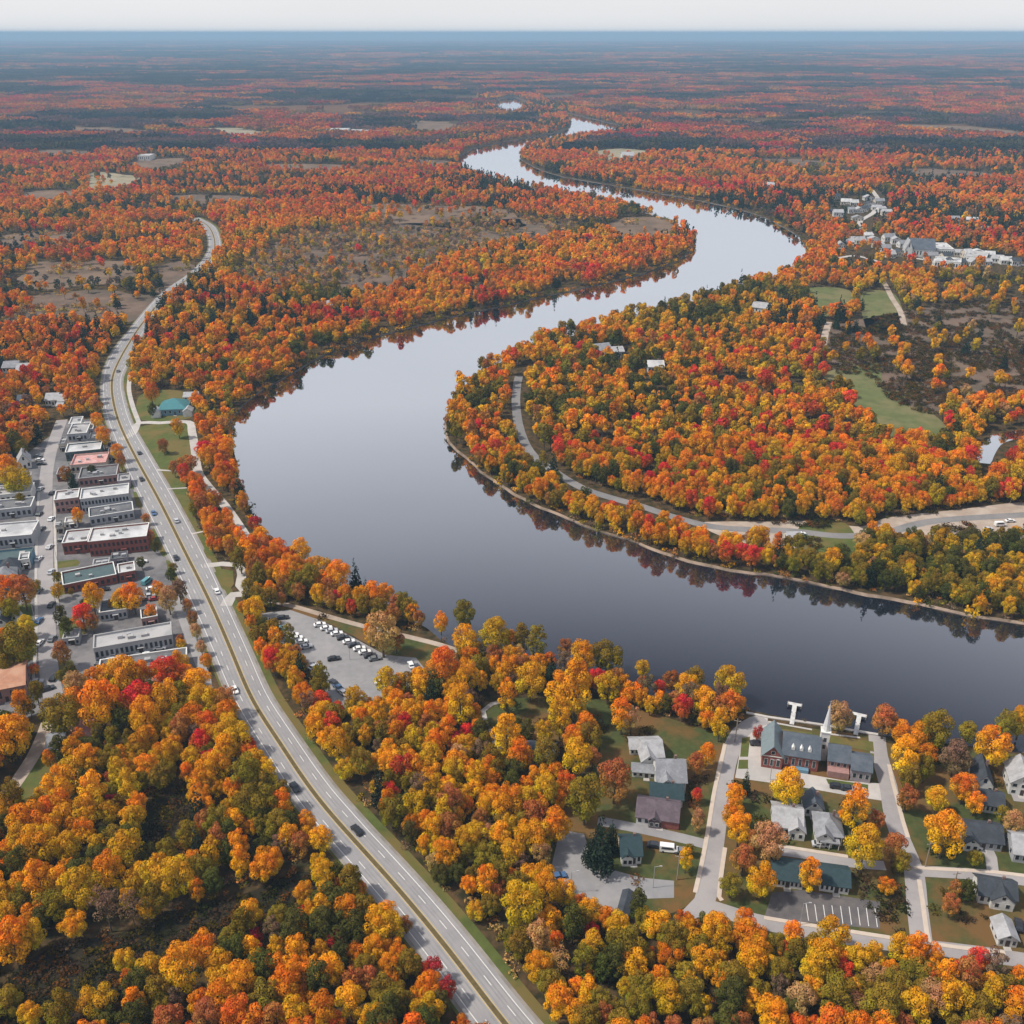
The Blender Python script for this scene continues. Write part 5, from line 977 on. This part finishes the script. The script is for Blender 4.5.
SH = {'r': ('round', 6), 'w': ('wide', 2), 't': ('tall', 2), 'a': ('airy', 2), 'p': ('pine', 2)}
WID = {'round': 9.0, 'wide': 10.2, 'tall': 7.0, 'airy': 7.9, 'pine': 5.9}; HC = {'round': 6.2, 'wide': 5.4, 'tall': 7.0, 'airy': 7.8, 'pine': 7}
trees = []       # x, y, scale, colour name, shape key, hand?
for i, (px, py, wpx, cl, s) in enumerate(HAND):
    kind, nv = SH[s]; sc = .9
    for _ in range(4):
        x, y = G(px, py, HC[kind]*sc*1.18); _, _, dep = P(x, y, HC[kind]*sc); sc = wpx*1.25/(FPX/dep)/WID[kind]
    trees.append((x, y, sc, cl, (kind, i % nv), True))
hx = np.array([t_[0] for t_ in trees]); hy = np.array([t_[1] for t_ in trees]); hs = np.array([t_[2] for t_ in trees])
def blocked(x, y, grow=0.0):
    b = inside(RIVER, x, y)
    for poly, kf, br in OPEN: b |= inside(poly, x, y) & (rng.random(len(x)) >= kf)
    for poly in FOOT: b |= inside(poly, x, y)
    for line, w in ROADS:
        lo, hi_ = line[:, :2].min(0)-w, line[:, :2].max(0)+w
        q = np.nonzero((x > lo[0]) & (x < hi_[0]) & (y > lo[1]) & (y < hi_[1]))[0]
        if len(q): b[q] |= seg_dist(line, x[q], y[q]) < w+grow
    return b
def grid(r0, r1, s, marg=40):
    """jittered points of the ground the camera sees between two distances"""
    ys = np.arange(max(60, r0*.85), r1, s); out = []
    for y in ys:
        half = (y*CP+CAM_H*SP)*0.53+marg; xs = np.arange(-half, half, s); out.append(np.stack([xs, np.full(len(xs), y)], 1))
    q = np.concatenate(out); q += rng.uniform(-.42, .42, q.shape)*s
    rr = q[:, 1]; return q[(rr >= r0) & (rr < r1)]
# palette by place
ZP = [  # picture polygon, weights
 ([(0,640),(330,640),(470,1030),(0,1030)], {'gold':3.4,'orange':3.2,'yellow':2.6,'olive':3.8,'green':1.7,'rust':.9,'red':.25,'brown':.3}),
 ([(230,580),(560,640),(560,860),(760,900),(1030,960),(1030,1040),(480,1040),(230,640)], {'gold':3.4,'orange':3.0,'yellow':2.8,'olive':4.2,'rust':1,'red':.2,'brown':.45,'tan':.4,'green':.8}),
 ([(180,380),(300,380),(300,560),(440,640),(240,600)], {'orange':4,'deep orange':2.6,'gold':1.6,'rust':1.2,'olive':.8,'red':.5}),
 ([(780,545),(1040,545),(1040,640),(780,610)], {'olive':4,'yellow':2,'green':1.8,'gold':1,'orange':.6,'tan':.5}),
 ([(600,420),(1040,420),(1040,545),(600,545)], {'orange':3,'gold':3.4,'deep orange':1.9,'red':.7,'olive':2.9,'yellow':1.4,'green':1.3}),
 ([(430,290),(860,290),(860,560),(430,560)], {'orange':3.2,'gold':3,'deep orange':1.6,'olive':2.8,'yellow':1.5,'rust':.7,'green':1.7,'red':.4}),
 ([(860,280),(1040,280),(1040,430),(860,430)], {'gold':2.5,'orange':2,'yellow':1.4,'olive':2,'tan':1,'deep orange':.8}),
 ([(100,225),(620,225),(620,400),(100,400)], {'orange':3.2,'gold':2.6,'olive':2.4,'deep orange':1.6,'rust':.8,'green':1,'yellow':.8,'red':.3}),
 ([(0,190),(260,190),(130,420),(0,420)], {'orange':3,'deep orange':2.6,'gold':1.6,'rust':1.3,'olive':1,'red':.5,'green':.5}),
 ([(-2000,-500),(3000,-500),(3000,3000),(-2000,3000)], {'deep orange':3.4,'orange':2.2,'rust':2.4,'red':.7,'olive':.9,'green':.9,'brown':.8,'gold':.7}),
]
names = list(PAL)
def colours(x, y):
    px, py, _ = P(x, y); out = np.full(len(x), -1); u = rng.random(len(x))
    patch = fbm(x*.8, y, 62, 21)-.5
    for poly, wts in ZP:
        q = (out < 0) & inside(np.array(poly, float), px, py)
        ks = list(wts); order = sorted(ks, key=lambda k: {'green':0,'olive':1,'brown':2,'tan':3,'yellow':4,'gold':5,'orange':6,'deep orange':7,'rust':8,'red':9,'crimson':10}.get(k, 5))
        cw = np.cumsum([wts[k] for k in order]); cw /= cw[-1]
        uu = np.clip(np.where(np.hypot(x, y) > 700, .5+(u-.5)*.42+patch*1.75, u+patch*.9), 0, .9999); idx = np.searchsorted(cw, uu)
        out[q] = np.array([names.index(k) for k in order])[np.clip(idx, 0, len(order)-1)][q]
    return out
# single trees
single = []
for r0, r1, s, lod in ((60, 480, 4.9, 'near'), (480, 900, 6.8, 'mid'), (900, 1900, 7.4, 'far')):
    q = grid(r0, r1, s); q = q[~blocked(q[:,0], q[:,1], 1.2 if lod == 'near' else 1.0)]
    q = q[river_dist(q[:,0], q[:,1]) > 1.0]
    if lod == 'near':
        dmin = np.array([np.min(np.hypot(hx-a, hy-b)/(hs*3.6)) for a, b in q]); q = q[dmin > 1]
    q = q[(fbm(q[:,0], q[:,1], 45, 77) > .2)]
    if lod != 'near': q = q[np.abs(fbm(q[:,0]*.7, q[:,1], 95, 177)-.5) > .013]
    single.append((lod, q))
q = grid(1900, 3900, 8.5); d = river_dist(q[:,0], q[:,1]); q = q[(d > 3) & (d < 75)]; q = q[~blocked(q[:,0], q[:,1])]; single.append(('far', q))
pool = []      # forest points: x, y, z, scale, rot, variant, tint
conif = lambda x, y: fbm(x*.6, y, 170, 41)
cand = []
sc0 = lambda r_: r_.uniform(.45, .75)
for lod, q in single:
    cl = colours(q[:,0], q[:,1]); cn_ = conif(q[:,0], q[:,1]); uu = rng.random(len(q)); tz = terrain(q[:,0], q[:,1])
    scrub = fbm(q[:,0]*.5, q[:,1], 240, 141)
    for i, (x, y) in enumerate(q):
        r = math.hypot(x, y); big = rng.uniform(.7, 1.2)
        pinep = .02 if r < 700 else (.07 + ((.7 if r > 1250 else .28) if cn_[i] > .62 else 0))
        if r > 900 and scrub[i] > .64 and uu[i] < .8:
            pool.append((x, y, tz[i], sc0(rng), 1.0, VAR[('far', 'airy', int(rng.integers(2)))], jit(PAL[['brown','grey','green','pine'][int(rng.integers(4))]], rng))); continue
        if uu[i] < pinep: kind = ('pine', int(rng.integers(2))); col = 'pine'; sc = rng.uniform(.7, 1.1)
        else:
            col = names[cl[i]]
            kk = rng.random(); kind = ('round', int(rng.integers(6))) if kk < .66 else (('tall', int(rng.integers(2))) if kk < .82 else ('wide', int(rng.integers(2))))
            if col in ('brown', 'grey') and rng.random() < .6: kind = ('airy', int(rng.integers(2)))
            sc = big*(.76 if r < 480 else 1.0)
        if r < 480 and col != 'pine': cand.append((x, y, sc, col, kind, False))
        else: pool.append((x, y, tz[i], sc, rng.uniform(1.0, 1.28), VAR[(lod,)+kind], jit(PAL[col], rng)))
# the 300 trees that show largest become things of their own
allc = trees + cand
def psize(t_): return t_[2]*WID[t_[4][0]]/P(t_[0], t_[1], 7)[2]
def in_view(t_):
    u, v, _ = P(t_[0], t_[1], 7*t_[2]); return -8 < u < 1032 and v < 1036
vis = sorted([t_ for t_ in allc if in_view(t_)], key=lambda t_: -psize(t_)*(1.25 if t_[5] else 1))
ind, rest = vis[:300], vis[300:]
rest += [t_ for t_ in allc if not in_view(t_)]
for x, y, sc, col, kind, _h in rest: pool.append((x, y, 0, sc, rng.uniform(1.1, 1.35), VAR[('near',)+kind], jit(tuple(v*1.0 for v in PAL[col]), rng)))
ZONES = [ # where a tree stands, tested in this order on the picture point of its crown
 ([(0,380),(125,380),(160,480),(0,560)], 'in the upper town'), ([(0,560),(56,560),(60,735),(0,735)], 'west of the main street'), ([(56,560),(150,560),(172,640),(60,690)], 'between the town blocks'),
 ([(150,500),(190,560),(222,690),(170,690)], 'along the frontage road'), ([(60,650),(250,650),(262,775),(140,775),(60,735)], 'below the low white parapet store'),
 ([(0,720),(140,720),(140,775),(0,775)], 'around the lane cottages'), ([(0,775),(145,775),(145,860),(0,860)], 'in the wood left of the brown clearing'),
 ([(140,775),(330,760),(340,870),(190,870)], 'between the brown clearing and highway'), ([(0,860),(120,860),(150,920),(0,960)], 'at the upper rim of the hollow'), ([(120,860),(330,860),(240,912),(150,920)], 'on the tongue above the hollow'),
 ([(0,930),(120,930),(190,1040),(0,1040)], 'in the bottom corner wood'), ([(120,920),(240,905),(270,905),(270,1040),(150,1040)], 'below the hollow'), ([(270,860),(360,860),(400,950),(400,1040),(270,1040)], 'among the dark green grove'), ([(360,870),(480,950),(480,1040),(400,1040),(400,950)], 'on the lower highway edge'),
 ([(230,580),(350,600),(360,720),(300,720)], 'between highway and parking lot'), ([(340,600),(450,610),(450,665),(360,660)], 'on the gravel path lawn'),
 ([(420,600),(560,600),(560,700),(430,700)], 'around the shore path bend'), ([(540,630),(665,630),(665,700),(540,700)], 'on the mid shore'), ([(655,660),(760,660),(760,780),(655,740)], 'at the shore end of the street'),
 ([(430,695),(520,695),(520,760),(430,760)], 'around the curved park path'), ([(520,695),(660,695),(640,830),(520,800)], 'on the leaf strewn park'),
 ([(300,690),(450,690),(450,790),(380,790)], 'below the riverside parking lot'), ([(380,770),(560,740),(560,860),(470,870)], 'in the wood west of the empty lot'), ([(400,820),(480,860),(560,960),(560,1040),(480,1000)], 'along the highway river side'),
 ([(480,850),(700,880),(700,960),(560,960)], 'below the empty lower lot'), ([(540,950),(700,950),(700,1040),(540,1040)], 'in the bottom middle wood'), ([(690,900),(880,925),(880,980),(700,980)], 'below the striped car park street'), ([(690,970),(880,970),(880,1040),(690,1040)], 'in the bottom wood right of middle'),
 ([(870,925),(1040,950),(1040,1040),(870,1040)], 'below the corner lawn street'), ([(570,800),(720,780),(720,900),(570,900)], 'around the small teal roofed house'), ([(715,770),(800,770),(800,905),(715,905)], 'along the street beside the pale roofed house'),
 ([(795,780),(910,780),(910,910),(795,910)], 'around the porch house'), ([(730,690),(890,690),(890,780),(730,780)], 'beside the church'), ([(885,690),(1040,690),(1040,775),(885,775)], 'on the shore right of the church'), ([(885,775),(1040,775),(1040,870),(885,870)], 'between the white houses at right'), ([(910,865),(1040,865),(1040,960),(910,960)], 'on the corner lawn'),
]
zp = [np.array(z_, float) for z_, _ in ZONES]
rec = []
for t_ in ind:
    u, v, _ = P(t_[0], t_[1], HC[t_[4][0]]*t_[2]*1.18); zi = next((i for i, z_ in enumerate(zp) if inside(z_, np.array([u]), np.array([v]))[0]), None)
    if zi is None: zi = int(np.argmin([np.hypot(*(z_.mean(0)-(u, v))) for z_ in zp]))
    wpx = t_[2]*WID[t_[4][0]]; size = 'small' if wpx < 5.2 else ('large' if wpx > 8.8 else 'middling')
    cname = {'pine': 'dark green', 'green': 'deep green', 'brown': 'brownish', 'grey': 'greyish'}.get(t_[3], t_[3])
    noun = {'pine': 'pine', 'tall': 'upright tree', 'wide': 'spreading tree', 'airy': 'thin-leaved tree', 'round': 'tree'}[t_[4][0]]
    rec.append([t_, u, zi, f'{size} {cname} {noun}'])
groups = {}
for r_ in rec: groups.setdefault((r_[2], r_[3]), []).append(r_)
for (zi, head), rs in groups.items():
    rs.sort(key=lambda r_: r_[1]); n = len(rs)
    for i, (t_, u, _z, _h) in enumerate(rs):
        lab = f'{head} {ZONES[zi][1]}' + (f', {ORD[i]} from left' if n > 1 else '')
        x, y, sc, col, kind, _hand = t_
        nm = {'pine': 'pine_tree', 'airy': 'bare_tree'}.get(kind[0], 'autumn_tree')
        root = thing(nm, lab, 'tree', (x, y, 0), rng.uniform(0, 6.28), {'pine_tree': 'pines near the houses'}.get(nm, 'autumn trees of the near woods and streets'))
        hsx = sc; root.scale = (hsx, hsx, hsx*rng.uniform(1.1, 1.3))
        link('trunk', TRUNKS[kind], root)
        c_ = link('crown', HI[kind], root); c_.color = (*jit(tuple(v*1.02 for v in PAL[col]), rng, .12), 1)
# brush in marshes and hollows
for poly, kf, br in OPEN:
    if br <= 0: continue
    lo, hi_ = poly.min(0), poly.max(0); far = lo[1] > 700; s = 5.5 if far else 2.6
    gx_, gy_ = np.meshgrid(np.arange(lo[0], hi_[0], s), np.arange(lo[1], hi_[1], s)); x = gx_.ravel()+rng.uniform(-.5,.5,gx_.size)*s; y = gy_.ravel()+rng.uniform(-.5,.5,gx_.size)*s
    ok = inside(poly, x, y) & (fbm(x, y, 28 if far else 12, 9) < .3+br*.42)
    for line, w in ROADS: 
        if ok.any(): ok[ok] &= seg_dist(line, x[ok], y[ok]) > w
    for fpoly in FOOT: ok &= ~inside(fpoly, x, y)
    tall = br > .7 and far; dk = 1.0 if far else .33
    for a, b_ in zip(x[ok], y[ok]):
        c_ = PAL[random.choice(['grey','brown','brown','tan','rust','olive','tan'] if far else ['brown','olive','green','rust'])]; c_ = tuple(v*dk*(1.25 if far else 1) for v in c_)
        if tall and random.random() < .55: pool.append((a, b_, 0, random.uniform(.4,.7), 1.0, VAR[('far', 'airy', random.randrange(2))], jit(c_, rng)))
        else: pool.append((a, b_, 0, random.uniform(.7,1.6)*(1.4 if far else .95), .8, VAR[('shrub', random.randrange(3))], jit(c_, rng)))
for l in (lb, rb):
    nn_ = normals2(l); sd_ = 1 if inside(RIVER, np.array([l[len(l)//2][0]+nn_[len(l)//2][0]]), np.array([l[len(l)//2][1]+nn_[len(l)//2][1]]))[0] else -1
    for p_, n_ in zip(l, nn_):
        if p_[1] > 1500 or rng.random() > (.62 if l is lb else .4): continue
        c_ = p_ - n_*sd_*rng.uniform(-.3, 2.2); c_ = c_ + rng.normal(size=2)*.6
        u, v, _ = P(c_[0], c_[1], 0)
        if 738 < u < 885 and 700 < v < 745: continue
        pool.append((c_[0], c_[1], -.2, rng.uniform(.7, 1.7)*(1.35 if p_[1] > 600 else 1), rng.uniform(.8, 1.5), VAR[('shrub', int(rng.integers(3)))], jit(PAL[random.choice(['olive','green','brown','rust','gold','orange'])], rng)))
# undergrowth under the near woods
q = grid(60, 480, 4.2); q = q[~blocked(q[:,0], q[:,1], .8)]; q = q[(fbm(q[:,0], q[:,1], 14, 8) > .42)]
for x, y in q: pool.append((x, y, 0, rng.uniform(.5, 1.3), .8, VAR[('shrub', int(rng.integers(3)))], jit(PAL[random.choice(['olive','brown','rust','green','tan'])], rng)))
# far woods: stands, then canopy sheets
q = grid(1900, 8200, 40, 100); d = river_dist(q[:,0], q[:,1]); q = q[d > 85]; q = q[~blocked(q[:,0], q[:,1], 22)]
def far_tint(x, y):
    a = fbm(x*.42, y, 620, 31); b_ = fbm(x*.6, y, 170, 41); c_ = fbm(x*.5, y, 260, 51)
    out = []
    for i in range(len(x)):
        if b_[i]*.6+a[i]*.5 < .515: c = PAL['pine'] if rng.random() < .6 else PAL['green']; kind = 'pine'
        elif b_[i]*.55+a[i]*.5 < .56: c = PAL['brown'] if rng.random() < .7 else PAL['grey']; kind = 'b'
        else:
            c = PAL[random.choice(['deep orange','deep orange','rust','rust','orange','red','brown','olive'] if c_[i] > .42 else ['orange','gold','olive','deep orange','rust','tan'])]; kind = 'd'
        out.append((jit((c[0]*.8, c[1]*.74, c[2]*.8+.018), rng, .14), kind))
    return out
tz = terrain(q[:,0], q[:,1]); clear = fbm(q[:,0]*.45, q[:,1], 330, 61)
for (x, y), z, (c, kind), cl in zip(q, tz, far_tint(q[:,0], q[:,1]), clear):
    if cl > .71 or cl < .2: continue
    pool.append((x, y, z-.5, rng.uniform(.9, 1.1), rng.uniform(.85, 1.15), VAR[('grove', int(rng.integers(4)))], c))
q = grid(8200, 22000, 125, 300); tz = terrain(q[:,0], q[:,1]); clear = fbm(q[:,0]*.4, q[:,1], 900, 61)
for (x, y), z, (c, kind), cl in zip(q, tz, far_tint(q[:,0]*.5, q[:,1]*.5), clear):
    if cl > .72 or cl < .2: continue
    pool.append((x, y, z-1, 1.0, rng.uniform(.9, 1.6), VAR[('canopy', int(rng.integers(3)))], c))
me = bpy.data.meshes.new('forest'); me.from_pydata([(float(p_[0]), float(p_[1]), float(p_[2])-.05) for p_ in pool], [], []); n = len(pool)
def attr(nm, ty, key, arr): a = me.attributes.new(nm, ty, 'POINT'); a.data.foreach_set(key, np.ascontiguousarray(arr).ravel())
attr('variant', 'INT', 'value', np.array([p_[5] for p_ in pool], np.int32))
attr('size', 'FLOAT_VECTOR', 'vector', np.array([(p_[3], p_[3], p_[3]*p_[4]) for p_ in pool], np.float32))
attr('turn', 'FLOAT_VECTOR', 'vector', np.stack([np.zeros(n), np.zeros(n), rng.uniform(0, 6.283, n)], 1).astype(np.float32))
attr('tint', 'FLOAT_COLOR', 'color', np.array([(*p_[6], 1) for p_ in pool], np.float32))
fo = struct(link('forest', me), 'stuff'); fo['label'] = 'autumn woods of orange, gold, olive and red trees spreading to the horizon'
ng = bpy.data.node_groups.new('forest_nodes', 'GeometryNodeTree')
ng.interface.new_socket('Geometry', in_out='INPUT', socket_type='NodeSocketGeometry'); ng.interface.new_socket('Geometry', in_out='OUTPUT', socket_type='NodeSocketGeometry')
gi, go = N(ng, 'NodeGroupInput'), N(ng, 'NodeGroupOutput'); iop = N(ng, 'GeometryNodeInstanceOnPoints'); ci = N(ng, 'GeometryNodeCollectionInfo')
ci.inputs['Collection'].default_value = VCOL; ci.inputs['Separate Children'].default_value = True; ci.inputs['Reset Children'].default_value = True
def nattr(nm, ty): a = N(ng, 'GeometryNodeInputNamedAttribute', data_type=ty); a.inputs['Name'].default_value = nm; return a.outputs['Attribute']
iop.inputs['Pick Instance'].default_value = True
e2r = N(ng, 'FunctionNodeEulerToRotation')
L_ = ng.links
L_.new(gi.outputs[0], iop.inputs['Points']); L_.new(ci.outputs[0], iop.inputs['Instance']); L_.new(nattr('variant', 'INT'), iop.inputs['Instance Index'])
L_.new(nattr('turn', 'FLOAT_VECTOR'), e2r.inputs[0]); L_.new(e2r.outputs[0], iop.inputs['Rotation']); L_.new(nattr('size', 'FLOAT_VECTOR'), iop.inputs['Scale']); L_.new(iop.outputs[0], go.inputs[0])
md = fo.modifiers.new('forest', 'NODES'); md.node_group = ng
print('forest instances', n, 'individual trees', len(ind))

# ------------------------------------------------------------------ the hazy air
hzm = bpy.data.materials.new('haze_air'); hzm.use_nodes = True; t = hzm.node_tree; t.nodes.clear(); o = N(t, 'ShaderNodeOutputMaterial'); pv = N(t, 'ShaderNodeVolumePrincipled')
pv.inputs['Color'].default_value = (*HAZE_COLOR, 1); pv.inputs['Density'].default_value = HAZE_DENSITY; pv.inputs['Density Attribute'].default_value = ''
for k in ('Color Attribute', 'Temperature Attribute'):
    if k in pv.inputs: pv.inputs[k].default_value = ''
t.links.new(pv.outputs[0], o.inputs['Volume'])
ho = MB().box(-63000, 63000, -63000, 63000, -6, 215).build('haze', hzm); struct(ho, 'stuff')
